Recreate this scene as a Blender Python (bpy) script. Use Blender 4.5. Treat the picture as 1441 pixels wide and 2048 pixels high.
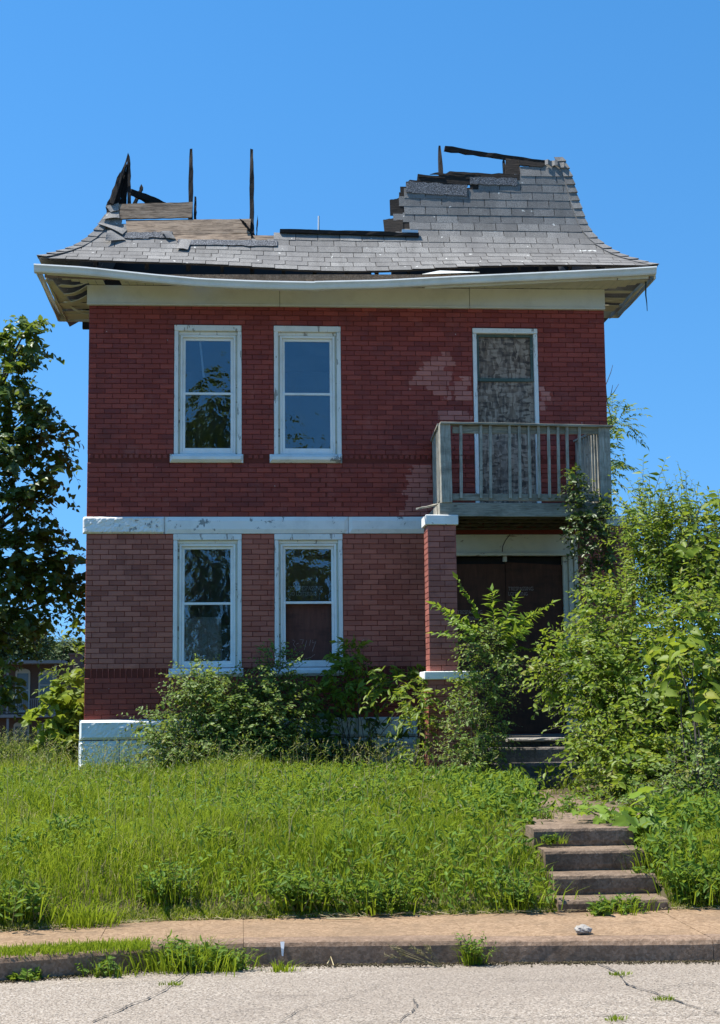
import bpy, bmesh, math, random
import numpy as np
from mathutils import Matrix, Vector, Euler

for o in list(bpy.data.objects):
    bpy.data.objects.remove(o, do_unlink=True)
scene = bpy.context.scene
col = scene.collection
rng = np.random.default_rng(11)
random.seed(11)
R = math.radians

# ------------------------------------------------------------------ camera
CAM = np.array([2.00062, -19.64352, 1.6])
YAW, PITCH, ROLL = 0.08028, 0.12627, -0.01015
FPX, PW, PH = 3000.0, 1441.0, 2048.0
_f = np.array([math.sin(YAW) * math.cos(PITCH), math.cos(YAW) * math.cos(PITCH), math.sin(PITCH)])
_r = np.array([math.cos(YAW), -math.sin(YAW), 0.0])
_u = np.cross(_r, _f)
_r, _u = math.cos(ROLL) * _r + math.sin(ROLL) * _u, math.cos(ROLL) * _u - math.sin(ROLL) * _r
cam_data = bpy.data.cameras.new('camera')
cam = bpy.data.objects.new('camera', cam_data)
col.objects.link(cam)
cam.matrix_world = Matrix(((_r[0], _u[0], -_f[0], CAM[0]), (_r[1], _u[1], -_f[1], CAM[1]),
                           (_r[2], _u[2], -_f[2], CAM[2]), (0, 0, 0, 1)))
cam_data.sensor_fit = 'VERTICAL'
cam_data.sensor_height = 24.0
cam_data.lens = FPX / PH * 24.0
cam_data.clip_end = 4000
scene.camera = cam

# ------------------------------------------------------------------ light
SUN_DIR = Vector((-0.42, 0.045, 0.90)).normalized()      # towards the sun: high, left, a little behind the front
world = bpy.data.worlds.new('World')
scene.world = world
world.use_nodes = True
wn = world.node_tree
sky = wn.nodes.new('ShaderNodeTexSky')
sky.sky_type = 'NISHITA'
sky.sun_disc = False
sky.sun_elevation = math.asin(SUN_DIR.z)
sky.sun_rotation = math.atan2(SUN_DIR.x, SUN_DIR.y)
sky.altitude = 150
sky.air_density = 1.0
sky.dust_density = 0.15
sky.ozone_density = 1.6
hs = wn.nodes.new('ShaderNodeHueSaturation')
hs.inputs['Saturation'].default_value = 1.34
hs.inputs['Hue'].default_value = 0.497
tc = wn.nodes.new('ShaderNodeTexCoord')
mp = wn.nodes.new('ShaderNodeVectorMath'); mp.operation = 'MULTIPLY_ADD'
mp.inputs[1].default_value = (1, 1, 0.75)
mp.inputs[2].default_value = (0, 0, 0.22)
nm = wn.nodes.new('ShaderNodeVectorMath'); nm.operation = 'NORMALIZE'
wn.links.new(tc.outputs['Generated'], mp.inputs[0])
wn.links.new(mp.outputs[0], nm.inputs[0])
wn.links.new(nm.outputs[0], sky.inputs['Vector'])
wn.links.new(sky.outputs[0], hs.inputs['Color'])
wn.links.new(hs.outputs[0], wn.nodes['Background'].inputs['Color'])
wn.nodes['Background'].inputs['Strength'].default_value = 0.120
sun_data = bpy.data.lights.new('sun', 'SUN')
sun_data.energy = 5.0
sun_data.angle = R(0.53)
sun_data.color = (1.0, 0.955, 0.88)
sun = bpy.data.objects.new('sun', sun_data)
col.objects.link(sun)
sun.rotation_euler = SUN_DIR.to_track_quat('Z', 'Y').to_euler()
scene.view_settings.view_transform = 'Standard'
scene.view_settings.look = 'None'
scene.view_settings.exposure = 0.90
scene.view_settings.gamma = 1.0
scene.render.engine = 'CYCLES'
scene.cycles.max_bounces = 7
scene.cycles.transparent_max_bounces = 10
scene.cycles.use_denoising = True


# ------------------------------------------------------------------ layout helpers
def ray(px, py):
    return _f + _r * (px - PW / 2) / FPX - _u * (py - PH / 2) / FPX


def at(px, py, Y=0.0):          # the point at depth Y seen at a photo pixel
    d = ray(px, py)
    return CAM + d * (Y - CAM[1]) / d[1]


def atz(px, py, Z=0.0):
    d = ray(px, py)
    return CAM + d * (Z - CAM[2]) / d[2]


def atx(px, py, X=0.0):
    d = ray(px, py)
    return CAM + d * (X - CAM[0]) / d[0]


def topx(P):
    d = np.asarray(P, float) - CAM
    z = d @ _f
    return np.stack([PW / 2 + FPX * (d @ _r) / z, PH / 2 - FPX * (d @ _u) / z], -1)


def nrm(a):
    a = np.asarray(a, float)
    return a / np.maximum(np.linalg.norm(a, axis=-1, keepdims=True), 1e-9)


# ------------------------------------------------------------------ mesh helpers
def tag(o, label=None, cat=None, group=None, kind=None):
    if label: o['label'] = label
    if cat: o['category'] = cat
    if group: o['group'] = group
    if kind: o['kind'] = kind
    return o


def link(name, data, mat=None, parent=None):
    o = bpy.data.objects.new(name, data)
    col.objects.link(o)
    if parent:
        o.parent = parent
        if parent.type == 'EMPTY': o.matrix_parent_inverse = Matrix.Translation(-parent.location)
    if mat is not None and data is not None and len(data.materials) == 0:
        data.materials.append(mat)
    return o


def empty(name, loc=(0, 0, 0)):
    o = bpy.data.objects.new(name, None)
    o.empty_display_size = 0.2
    o.location = loc
    col.objects.link(o)
    return o


def child(o, parent):           # parent without moving
    o.parent = parent
    bpy.context.view_layer.update()
    o.matrix_parent_inverse = parent.matrix_world.inverted()
    return o


class MB:
    def __init__(s):
        s.v, s.f, s.t = [], [], []

    def add(s, vs, fs, tint=0.5):
        b = len(s.v)
        s.v.extend([tuple(map(float, p)) for p in vs])
        for f in fs:
            s.f.append(tuple(b + i for i in f))
            s.t.append(tint)
        return s

    def box(s, x0, x1, y0, y1, z0, z1, tint=0.5, j=0.0):
        vs = [(x, y, z) for x in (x0, x1) for y in (y0, y1) for z in (z0, z1)]
        if j:
            vs = [tuple(c + random.uniform(-j, j) for c in p) for p in vs]
        return s.add(vs, [(0, 1, 3, 2), (4, 6, 7, 5), (0, 4, 5, 1), (2, 3, 7, 6), (0, 2, 6, 4), (1, 5, 7, 3)], tint)

    def prism(s, pts, ext, tint=0.5):           # 3D polygon extruded by vector ext
        n = len(pts)
        p = np.asarray(pts, float)
        q = p + np.asarray(ext, float)
        fs = [tuple(range(n)), tuple(range(2 * n - 1, n - 1, -1))]
        fs += [(i, i + n, (i + 1) % n + n, (i + 1) % n) for i in range(n)]
        return s.add(list(p) + list(q), fs, tint)

    def beam(s, p, q, w, h, up=(0, 0, 1), n=1, jag=0.0, taper=1.0, tint=0.5, endjag=0.0):
        p, q = np.asarray(p, float), np.asarray(q, float)
        d = nrm(q - p)
        a = nrm(np.cross(d, up))
        b = np.cross(a, d)
        vs, fs = [], []
        for i in range(n + 1):
            t = i / n
            k = 1 + (taper - 1) * t
            for sa, sb in ((-1, -1), (1, -1), (1, 1), (-1, 1)):
                c = p + (q - p) * t + a * sa * w / 2 * k + b * sb * h / 2 * k
                if jag: c = c + rng.uniform(-jag, jag, 3)
                if endjag and i == n: c = c + d * rng.uniform(-endjag, endjag)
                vs.append(c)
        for i in range(n):
            for k in range(4):
                a0 = i * 4 + k
                a1 = i * 4 + (k + 1) % 4
                fs.append((a0, a1, a1 + 4, a0 + 4))
        fs += [(3, 2, 1, 0), tuple(n * 4 + k for k in range(4))]
        return s.add(vs, fs, tint)

    def tube(s, pts, r0, r1=None, n=6, tint=0.5):
        pts = np.asarray(pts, float)
        r1 = r0 if r1 is None else r1
        m = len(pts)
        rs = r0 + (r1 - r0) * np.linspace(0, 1, m)
        tg = nrm(np.gradient(pts, axis=0))
        ref = np.array([0.31, 0.9, 0.2])
        vs, fs = [], []
        for i in range(m):
            a = nrm(np.cross(tg[i], ref))
            b = np.cross(tg[i], a)
            for k in range(n):
                w = 2 * math.pi * k / n
                vs.append(pts[i] + rs[i] * (math.cos(w) * a + math.sin(w) * b))
        for i in range(m - 1):
            for k in range(n):
                fs.append((i * n + k, i * n + (k + 1) % n, (i + 1) * n + (k + 1) % n, (i + 1) * n + k))
        fs += [tuple(range(n - 1, -1, -1)), tuple((m - 1) * n + k for k in range(n))]
        return s.add(vs, fs, tint)

    def mesh(s, name):
        me = bpy.data.meshes.new(name)
        me.from_pydata(s.v, [], s.f)
        at_ = me.attributes.new('tint', 'FLOAT', 'FACE')
        at_.data.foreach_set('value', np.array(s.t, dtype=np.float32))
        bm = bmesh.new()
        bm.from_mesh(me)
        bmesh.ops.recalc_face_normals(bm, faces=bm.faces)
        bm.to_mesh(me)
        bm.free()
        me.update()
        return me

    def obj(s, name, mat, parent=None, bevel=0.0, smooth=False):
        me = s.mesh(name)
        o = link(name, me, mat, parent)
        if smooth:
            me.polygons.foreach_set('use_smooth', [True] * len(me.polygons))
        if bevel:
            md = o.modifiers.new('bevel', 'BEVEL')
            md.width = bevel
            md.segments = 1
            md.limit_method = 'ANGLE'
            md.angle_limit = R(40)
        return o


def raw_mesh(name, V, loops, starts, tint, mat, parent=None, smooth=False):
    me = bpy.data.meshes.new(name)
    V = np.asarray(V, np.float32)
    me.vertices.add(len(V))
    me.vertices.foreach_set('co', V.ravel())
    me.loops.add(len(loops))
    me.loops.foreach_set('vertex_index', np.asarray(loops, np.int32))
    me.polygons.add(len(starts))
    me.polygons.foreach_set('loop_start', np.asarray(starts, np.int32))
    a = me.attributes.new('tint', 'FLOAT', 'FACE')
    a.data.foreach_set('value', np.asarray(tint, np.float32))
    me.update(calc_edges=True)
    if smooth:
        me.polygons.foreach_set('use_smooth', np.ones(len(starts), bool))
    return link(name, me, mat, parent)


# ------------------------------------------------------------------ material helpers
class NT:
    def __init__(s, name):
        s.m = bpy.data.materials.new(name)
        s.m.use_nodes = True
        s.t = s.m.node_tree
        s.b = s.t.nodes['Principled BSDF']
        s.out = s.t.nodes['Material Output']
        s.pos = None

    def n(s, kind, **kw):
        nd = s.t.nodes.new('ShaderNode' + kind)
        for k, v in kw.items(): setattr(nd, k, v)
        return nd

    def set(s, sock, v):
        if hasattr(v, 'is_linked') or isinstance(v, bpy.types.NodeSocket):
            s.t.links.new(v, sock)
        else:
            if isinstance(v, (tuple, list)) and len(v) == 3 and sock.type == 'RGBA': v = (*v, 1)
            sock.default_value = v

    def P(s, scale=(1, 1, 1), rot=(0, 0, 0), obj=False):
        if obj:
            src = s.n('TexCoord').outputs['Object']
        else:
            src = s.n('NewGeometry').outputs['Position']
        if scale == (1, 1, 1) and rot == (0, 0, 0): return src
        mp = s.n('Mapping')
        mp.inputs['Scale'].default_value = scale
        mp.inputs['Rotation'].default_value = rot
        s.set(mp.inputs['Vector'], src)
        return mp.outputs[0]

    def noise(s, scale, detail=3, rough=0.55, vec=None, dist=0.0):
        nd = s.n('TexNoise')
        nd.inputs['Scale'].default_value = scale
        nd.inputs['Detail'].default_value = detail
        nd.inputs['Roughness'].default_value = rough
        nd.inputs['Distortion'].default_value = dist
        s.set(nd.inputs['Vector'], vec if vec is not None else s.P())
        return nd.outputs['Fac']

    def vor(s, scale, vec=None, feature='F1', out='Distance', rand=1.0):
        nd = s.n('TexVoronoi', feature=feature)
        nd.inputs['Scale'].default_value = scale
        nd.inputs['Randomness'].default_value = rand
        s.set(nd.inputs['Vector'], vec if vec is not None else s.P())
        return nd.outputs[out]

    def ramp(s, fac, stops, interp='LINEAR'):
        nd = s.n('ValToRGB')
        cr = nd.color_ramp
        cr.interpolation = interp
        while len(cr.elements) < len(stops): cr.elements.new(0.5)
        for e, (p, c) in zip(cr.elements, stops):
            e.position = p
            e.color = (*c, 1) if isinstance(c, (tuple, list)) else (c, c, c, 1)
        s.set(nd.inputs[0], fac)
        return nd.outputs[0]

    def mix(s, fac, a, b, blend='MIX'):
        nd = s.n('Mix', data_type='RGBA', blend_type=blend)
        s.set(nd.inputs[0], fac)
        s.set(nd.inputs[6], a)
        s.set(nd.inputs[7], b)
        return nd.outputs[2]

    def math(s, op, a, b=0.0, clamp=False):
        nd = s.n('Math', operation=op, use_clamp=clamp)
        s.set(nd.inputs[0], a)
        s.set(nd.inputs[1], b)
        return nd.outputs[0]

    def attr(s, name='tint'):
        return s.n('Attribute', attribute_name=name).outputs['Fac']

    def bump(s, h, strength=0.5, dist=0.01):
        nd = s.n('Bump')
        nd.inputs['Strength'].default_value = strength
        nd.inputs['Distance'].default_value = dist
        s.set(nd.inputs['Height'], h)
        s.set(s.b.inputs['Normal'], nd.outputs[0])
        return nd.outputs[0]

    def fin(s, color, rough=0.8, spec=0.3, metal=0.0):
        s.set(s.b.inputs['Base Color'], color)
        s.set(s.b.inputs['Roughness'], rough)
        s.b.inputs['Specular IOR Level'].default_value = spec
        s.b.inputs['Metallic'].default_value = metal
        return s.m


MT = {}


def xz(n):      # world x,z as a 2D-ish vector
    return n.P()


# painted brick: two tones by storey, sooty blotches, random worn spots, pale patches by the door
def make_brick(name, zones=True):
    n = NT(name)
    t = n.attr()
    big = n.noise(0.9, 4, 0.6)
    mid = n.noise(5.0, 4, 0.6)
    fine = n.noise(60, 3, 0.6)
    up_a, up_b = (0.195, 0.028, 0.018), (0.325, 0.055, 0.033)
    lo_a, lo_b = (0.315, 0.082, 0.050), (0.465, 0.142, 0.090)
    base_a, base_b = (0.210, 0.036, 0.022), (0.310, 0.058, 0.036)
    cu = n.mix(t, up_a, up_b)
    cl = n.mix(t, lo_a, lo_b)
    cb = n.mix(t, base_a, base_b)
    sp = n.n('SeparateXYZ')
    n.set(sp.inputs[0], n.P())
    z = sp.outputs[2]
    x = sp.outputs[0]
    z2 = n.math('ADD', z, n.math('MULTIPLY', n.math('SUBTRACT', mid, 0.5), 0.1))
    c = n.mix(n.ramp(n.math('MULTIPLY', z2, 0.1), [(0.394, 0.0), (0.396, 1.0)]), cl, cu)
    c = n.mix(n.ramp(n.math('MULTIPLY', z, 0.1), [(0.2055, 1.0), (0.2062, 0.0)]), c, cb)
    # unpainted purplish bricks low on the left, and orange bare patches
    left = n.ramp(n.math('MULTIPLY', n.math('ADD', x, n.math('MULTIPLY', big, 1.2)), 0.2), [(0.20, 1.0), (0.42, 0.0)])
    lowz = n.ramp(n.math('MULTIPLY', z, 0.1), [(0.2062, 0.0), (0.207, 1.0), (0.38, 1.0), (0.39, 0.0)])
    pur = n.mix(t, (0.210, 0.074, 0.054), (0.44, 0.175, 0.125))
    c = n.mix(n.math('MULTIPLY', n.math('MULTIPLY', left, lowz), 0.5), c, pur)
    # dark soot blotches
    soot = n.ramp(n.noise(1.7, 6, 0.68), [(0.50, 0.0), (0.72, 1.0)])
    c = n.mix(n.math('MULTIPLY', soot, 0.55), c, (0.070, 0.020, 0.018))
    worn = n.ramp(n.noise(2.6, 7, 0.72), [(0.55, 0.0), (0.66, 1.0)])
    c = n.mix(n.math('MULTIPLY', worn, 0.38), c, (0.34, 0.105, 0.080))
    # chips
    chip = n.ramp(n.noise(9, 5, 0.75), [(0.70, 0.0), (0.715, 1.0)])
    c = n.mix(n.math('MULTIPLY', chip, n.math('ADD', n.math('MULTIPLY', lowz, 0.5), 0.10)), c, (0.20, 0.060, 0.035))
    wht = n.ramp(n.noise(14, 2, 0.5), [(0.765, 0.0), (0.775, 1.0)])
    c = n.mix(wht, c, (0.62, 0.52, 0.48))
    drip = n.ramp(n.noise(1.0, 3, 0.6, n.P((16, 1, 1.6))), [(0.62, 0.0), (0.80, 1.0)])
    c = n.mix(n.math('MULTIPLY', drip, 0.5), c, (0.085, 0.022, 0.020))
    # pale patches stepped along the courses beside the upper door
    zq = n.math('MULTIPLY', n.math('FLOOR', n.math('MULTIPLY', n.math('SUBTRACT', z, 4.869), 1 / 0.06753)), 0.06753)
    xo = n.math('MULTIPLY', n.math('SUBTRACT', n.noise(9.0, 0, 0.5, n.math('MULTIPLY', zq, 7.3)), 0.5), 0.28)
    cmb = n.n('CombineXYZ')
    n.set(cmb.inputs[0], n.math('ADD', x, xo))
    n.set(cmb.inputs[2], n.math('ADD', zq, 4.903))
    stepped = cmb.outputs[0]
    polys = []
    for pts in PALE_PATCHES:
        val = None
        cx = sum(p[0] for p in pts) / len(pts)
        cz = sum(p[1] for p in pts) / len(pts)
        wob = n.math('MULTIPLY', n.math('SUBTRACT', n.noise(16, 4, 0.7), 0.5), 0.12)
        for (ax, az), (bx, bz) in zip(pts, pts[1:] + pts[:1]):
            nx, nz = (bz - az), -(bx - ax)
            L = math.hypot(nx, nz)
            nx, nz = nx / L, nz / L
            d0 = nx * ax + nz * az
            if nx * cx + nz * cz - d0 < 0: nx, nz, d0 = -nx, -nz, -d0
            vd = n.n('VectorMath', operation='DOT_PRODUCT')
            n.set(vd.inputs[0], stepped)
            vd.inputs[1].default_value = (nx, 0, nz)
            dd = n.math('SUBTRACT', vd.outputs['Value'], d0)
            val = dd if val is None else n.math('MINIMUM', val, dd)
        val = n.math('ADD', val, wob)
        polys.append(n.ramp(n.math('MULTIPLY', val, 10.0, True), [(0.0, 0.0), (0.06, 1.0)]))
    m = polys[0]
    for p in polys[1:]: m = n.math('MAXIMUM', m, p)
    c = n.mix(n.math('MULTIPLY', m, n.math('ADD', 0.38, n.math('MULTIPLY', n.math('MULTIPLY', mid, t), 0.9))), c, (0.52, 0.20, 0.155))
    n.bump(n.math('ADD', n.math('MULTIPLY', fine, 0.5), n.math('MULTIPLY', mid, 1.0)), 0.5, 0.006)
    rough = n.ramp(mid, [(0.3, 0.42), (0.7, 0.66)])
    return n.fin(c, rough, 0.35)


def _w(pts):
    return [tuple(at(px, py, 0)[[0, 2]]) for px, py in pts]


PALE_PATCHES = [_w([(846, 682), (874, 680), (890, 700), (938, 672), (942, 705), (880, 745), (842, 735)]),
        _w([(806, 780), (835, 743), (905, 738), (900, 790), (830, 775)]),
        _w([(850, 745), (895, 745), (905, 800), (943, 810), (943, 825), (890, 806), (868, 790)]),
        _w([(905, 770), (920, 755), (943, 755), (943, 800), (910, 800)]),
        _w([(870, 842), (885, 818), (943, 818), (943, 842)]),
        _w([(1081, 770), (1098, 770), (1102, 800), (1092, 822), (1081, 826)]),
        _w([(822, 935), (868, 930), (868, 1030), (808, 1030)])]


def simple_mats():
    MT['brick'] = make_brick('painted_brick')
    n = NT('mortar')
    f = n.noise(30, 4)
    MT['mortar'] = n.fin(n.mix(f, (0.115, 0.024, 0.017), (0.18, 0.042, 0.030)), 0.9, 0.2)

    # white paint peeling off stone / off wood
    def peel(name, paint_a, paint_b, under_a, under_b, sc, thr, grain=(1, 1, 1), bumpd=0.004):
        n = NT(name)
        v = n.P(grain)
        k = n.noise(sc, 8, 0.68, v)
        m = n.ramp(k, [(thr, 0.0), (thr + 0.02, 1.0)])
        d = n.noise(2.2, 5, 0.6)
        pc = n.mix(d, paint_a, paint_b)
        uc = n.mix(n.noise(18, 4, 0.6, v), under_a, under_b)
        dirt = n.ramp(n.noise(3.5, 6, 0.7), [(0.48, 0.0), (0.78, 1.0)])
        pc = n.mix(n.math('MULTIPLY', dirt, 0.35), pc, (0.30, 0.29, 0.25))
        c = n.mix(m, pc, uc)
        n.bump(n.math('ADD', n.math('MULTIPLY', m, -1.0), n.math('MULTIPLY', n.noise(70, 3, 0.6, v), 0.35)), 0.7, bumpd)
        MT[name] = n.fin(c, 0.6, 0.35)

    peel('stone_white', (0.74, 0.74, 0.70), (0.84, 0.83, 0.79), (0.36, 0.36, 0.34), (0.20, 0.20, 0.19), 5.0, 0.595)
    peel('stone_base', (0.68, 0.72, 0.69), (0.80, 0.81, 0.77), (0.44, 0.46, 0.44), (0.28, 0.29, 0.27), 4.0, 0.66)
    peel('wood_white', (0.74, 0.73, 0.68), (0.84, 0.83, 0.78), (0.20, 0.17, 0.14), (0.42, 0.39, 0.34), 9.0, 0.60, (2.2, 2.2, 0.5), 0.003)
    peel('wood_cream', (0.56, 0.54, 0.42), (0.66, 0.64, 0.52), (0.17, 0.13, 0.10), (0.34, 0.30, 0.22), 5.0, 0.60, (0.6, 1, 2.2), 0.003)
    peel('frieze_metal', (0.54, 0.53, 0.46), (0.68, 0.67, 0.60), (0.42, 0.40, 0.32), (0.50, 0.48, 0.40), 1.2, 0.74)
    peel('soffit_vinyl', (0.50, 0.48, 0.36), (0.66, 0.64, 0.50), (0.20, 0.18, 0.12), (0.30, 0.27, 0.20), 3.0, 0.66)
    peel('gutter_white', (0.66, 0.67, 0.63), (0.78, 0.78, 0.74), (0.30, 0.29, 0.26), (0.46, 0.45, 0.40), 2.0, 0.70)
    peel('vinyl_white', (0.82, 0.81, 0.77), (0.87, 0.86, 0.83), (0.50, 0.50, 0.48), (0.6, 0.6, 0.58), 2.5, 0.74)
    peel('frame_green', (0.05, 0.085, 0.07), (0.075, 0.11, 0.09), (0.20, 0.22, 0.2), (0.28, 0.29, 0.27), 9, 0.62)

    # asphalt shingles
    n = NT('shingle')
    t = n.attr()
    g = n.noise(95, 4, 0.8)
    c = n.mix(t, (0.195, 0.188, 0.178), (0.33, 0.32, 0.302))
    c = n.mix(n.ramp(g, [(0.36, 0.9), (0.58, 0.0)]), c, (0.07, 0.068, 0.066))
    run_ = n.ramp(n.noise(1.0, 5, 0.7, n.P((5, 1, 0.9))), [(0.48, 0.0), (0.72, 0.6)])
    c = n.mix(run_, c, (0.10, 0.096, 0.09))
    st = n.ramp(n.noise(1.6, 5, 0.65), [(0.45, 0.0), (0.7, 1.0)])
    c = n.mix(n.math('MULTIPLY', st, 0.62), c, (0.14, 0.135, 0.132))
    spk = n.ramp(n.noise(11, 2, 0.5), [(0.72, 0.0), (0.735, 1.0)])
    c = n.mix(n.math('MULTIPLY', spk, 0.8), c, (0.62, 0.62, 0.58))
    n.bump(g, 0.6, 0.004)
    MT['shingle'] = n.fin(c, 0.92, 0.2)

    n = NT('felt')          # torn underlay with coarse light grit
    g = n.noise(75, 3, 0.75)
    c = n.ramp(g, [(0.38, (0.035, 0.036, 0.04)), (0.55, (0.16, 0.165, 0.175)), (0.66, (0.38, 0.38, 0.39))])
    n.bump(g, 0.8, 0.01)
    MT['felt'] = n.fin(c, 0.95, 0.1)

    # timbers
    def wood(name, stops, axis_scale, bump=0.6, sc=6.0):
        n = NT(name)
        v = n.P(axis_scale)
        k = n.noise(sc, 8, 0.7, v, 0.6)
        c = n.ramp(k, stops)
        t = n.attr()
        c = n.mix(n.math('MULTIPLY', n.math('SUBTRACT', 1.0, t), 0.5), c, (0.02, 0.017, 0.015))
        knot = n.ramp(n.vor(3.0, n.P((1.0, 1, 2.2))), [(0.05, 1.0), (0.10, 0.0)])
        c = n.mix(n.math('MULTIPLY', knot, 0.6), c, (0.05, 0.035, 0.025))
        blot = n.ramp(n.noise(2.8, 5, 0.7, n.P((0.8, 1, 2.0))), [(0.5, 0.0), (0.7, 0.65)])
        c = n.mix(blot, c, n.mix(0.25, (0.02, 0.017, 0.014), c))
        n.bump(k, bump, 0.008)
        MT[name] = n.fin(c, 0.85, 0.2)

    wood('plank', [(0.3, (0.05, 0.036, 0.028)), (0.43, (0.15, 0.11, 0.08)), (0.55, (0.30, 0.225, 0.16)), (0.7, (0.24, 0.20, 0.165))], (0.7, 1, 7))
    wood('charred', [(0.3, (0.010, 0.009, 0.008)), (0.55, (0.032, 0.026, 0.022)), (0.7, (0.085, 0.062, 0.046)), (0.85, (0.15, 0.12, 0.095))], (1.2, 1.2, 9), 0.9)
    wood('charred_v', [(0.3, (0.008, 0.008, 0.008)), (0.6, (0.026, 0.022, 0.02)), (0.8, (0.10, 0.085, 0.07))], (10, 10, 1.0), 0.9)
    wood('deck_wood', [(0.25, (0.14, 0.13, 0.10)), (0.40, (0.33, 0.315, 0.26)), (0.58, (0.50, 0.485, 0.415)), (0.8, (0.64, 0.625, 0.55))], (9, 9, 0.8), 0.7)
    wood('deck_wood_h', [(0.25, (0.12, 0.11, 0.085)), (0.42, (0.28, 0.265, 0.215)), (0.62, (0.42, 0.405, 0.34)), (0.85, (0.54, 0.525, 0.45))], (0.8, 9, 9), 0.7)
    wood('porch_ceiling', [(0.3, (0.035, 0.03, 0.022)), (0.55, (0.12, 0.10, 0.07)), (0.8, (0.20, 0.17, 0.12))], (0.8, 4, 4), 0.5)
    wood('plywood_brown', [(0.3, (0.085, 0.036, 0.022)), (0.55, (0.125, 0.053, 0.032)), (0.8, (0.17, 0.075, 0.046))], (3.5, 3.5, 0.5), 0.25)
    wood('plywood_red', [(0.3, (0.135, 0.050, 0.036)), (0.55, (0.18, 0.068, 0.048)), (0.8, (0.23, 0.09, 0.064))], (3.5, 3.5, 0.5), 0.2)
    wood('bark', [(0.3, (0.05, 0.042, 0.034)), (0.55, (0.11, 0.095, 0.078)), (0.8, (0.19, 0.17, 0.145))], (6, 6, 1.2), 1.0)

    # oriented strand board
    n = NT('strand_board')
    v1 = n.P((1, 1, 0.30), (0, 0.5, 0))
    v2 = n.P((0.32, 1, 1), (0, 0.35, 0))
    a = n.vor(34, v1, out='Color')
    b = n.vor(30, v2, out='Color')
    sa = n.n('SeparateColor'); n.set(sa.inputs[0], a)
    sb = n.n('SeparateColor'); n.set(sb.inputs[0], b)
    k = n.math('ADD', n.math('MULTIPLY', sa.outputs[0], 0.5), n.math('MULTIPLY', sb.outputs[1], 0.5))
    c = n.ramp(k, [(0.2, (0.07, 0.05, 0.04)), (0.5, (0.20, 0.14, 0.10)), (0.8, (0.38, 0.29, 0.22))])
    sp = n.n('SeparateXYZ'); n.set(sp.inputs[0], n.P())
    run = n.noise(1.2, 5, 0.65, n.P((7, 1, 0.6)))
    c = n.mix(n.ramp(run, [(0.48, 0.0), (0.75, 0.55)]), c, (0.15, 0.128, 0.115))
    n.bump(k, 0.4, 0.004)
    MT['strand_board'] = n.fin(c, 0.75, 0.3)

    # window glass: dusty sheet, reflects sky and the trees over the road
    n = NT('glass')
    gl = n.n('BsdfGlossy')
    gl.inputs['Roughness'].default_value = 0.015
    gl.inputs['Color'].default_value = (0.82, 0.88, 0.94, 1)
    tr = n.n('BsdfTransparent')
    tr.inputs['Color'].default_value = (0.84, 0.88, 0.90, 1)
    fr = n.n('Fresnel')
    fr.inputs['IOR'].default_value = 1.95
    bp = n.n('Bump')
    bp.inputs['Strength'].default_value = 0.30
    bp.inputs['Distance'].default_value = 0.02
    n.set(bp.inputs['Height'], n.noise(4.2, 3, 0.45))
    n.set(gl.inputs['Normal'], bp.outputs[0])
    mx = n.n('MixShader')
    n.set(mx.inputs[0], fr.outputs[0])
    n.set(mx.inputs[1], tr.outputs[0])
    n.set(mx.inputs[2], gl.outputs[0])
    df = n.n('BsdfDiffuse')
    df.inputs['Color'].default_value = (0.35, 0.36, 0.36, 1)
    m2 = n.n('MixShader')
    n.set(m2.inputs[0], n.ramp(n.noise(2.5, 5, 0.7, n.P((3, 1, 0.7))), [(0.42, 0.0), (0.85, 0.07)]))
    n.set(m2.inputs[1], mx.outputs[0])
    n.set(m2.inputs[2], df.outputs[0])
    n.set(n.out.inputs[0], m2.outputs[0])
    MT['glass'] = n.m

    def plain(name, a, b, sc=8, rough=0.8, spec=0.3, bump=0.3, dist=0.005, det=5):
        n = NT(name)
        k = n.noise(sc, det, 0.65)
        if bump: n.bump(k, bump, dist)
        MT[name] = n.fin(n.mix(k, a, b), rough, spec)

    plain('interior', (0.10, 0.095, 0.09), (0.16, 0.15, 0.14), 3)
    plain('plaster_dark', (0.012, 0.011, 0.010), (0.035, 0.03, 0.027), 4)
    plain('stencil_paint', (0.40, 0.34, 0.31), (0.80, 0.76, 0.72), 40, det=2, bump=0)
    plain('stencil_faded', (0.22, 0.16, 0.13), (0.42, 0.34, 0.30), 40, det=2, bump=0)
    plain('chalk', (0.26, 0.16, 0.13), (0.55, 0.44, 0.40), 50, det=2, bump=0)
    plain('flashing', (0.45, 0.58, 0.68), (0.62, 0.72, 0.80), 6, 0.35, 0.5)
    plain('pipe_white', (0.7, 0.72, 0.72), (0.8, 0.8, 0.8), 9)
    plain('plastic_strip', (0.03, 0.05, 0.05), (0.06, 0.08, 0.08), 9)
    plain('slate_stone', (0.20, 0.185, 0.16), (0.42, 0.39, 0.35), 18, 0.9, 0.2, 0.9, 0.02)
    plain('scrap', (0.14, 0.13, 0.12), (0.26, 0.25, 0.23), 10)
    plain('metal_grey', (0.22, 0.23, 0.24), (0.34, 0.35, 0.36), 8, 0.5)
    n = NT('torn_sheet')
    k = n.noise(7, 7, 0.75)
    c = n.ramp(k, [(0.32, (0.14, 0.15, 0.13)), (0.46, (0.45, 0.45, 0.42)), (0.54, (0.30, 0.20, 0.15)), (0.66, (0.72, 0.73, 0.71))])
    MT['torn_sheet'] = n.fin(c, 0.6, 0.3)

    # road: worn chip-seal, pale aggregate with tar-dark pits
    n = NT('road')
    sp = n.vor(150, n.P((0.8, 1, 1)), out='Color')
    sc_ = n.n('SeparateColor'); n.set(sc_.inputs[0], sp)
    big = n.noise(0.7, 5, 0.6, n.P((0.35, 1, 1)))
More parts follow.
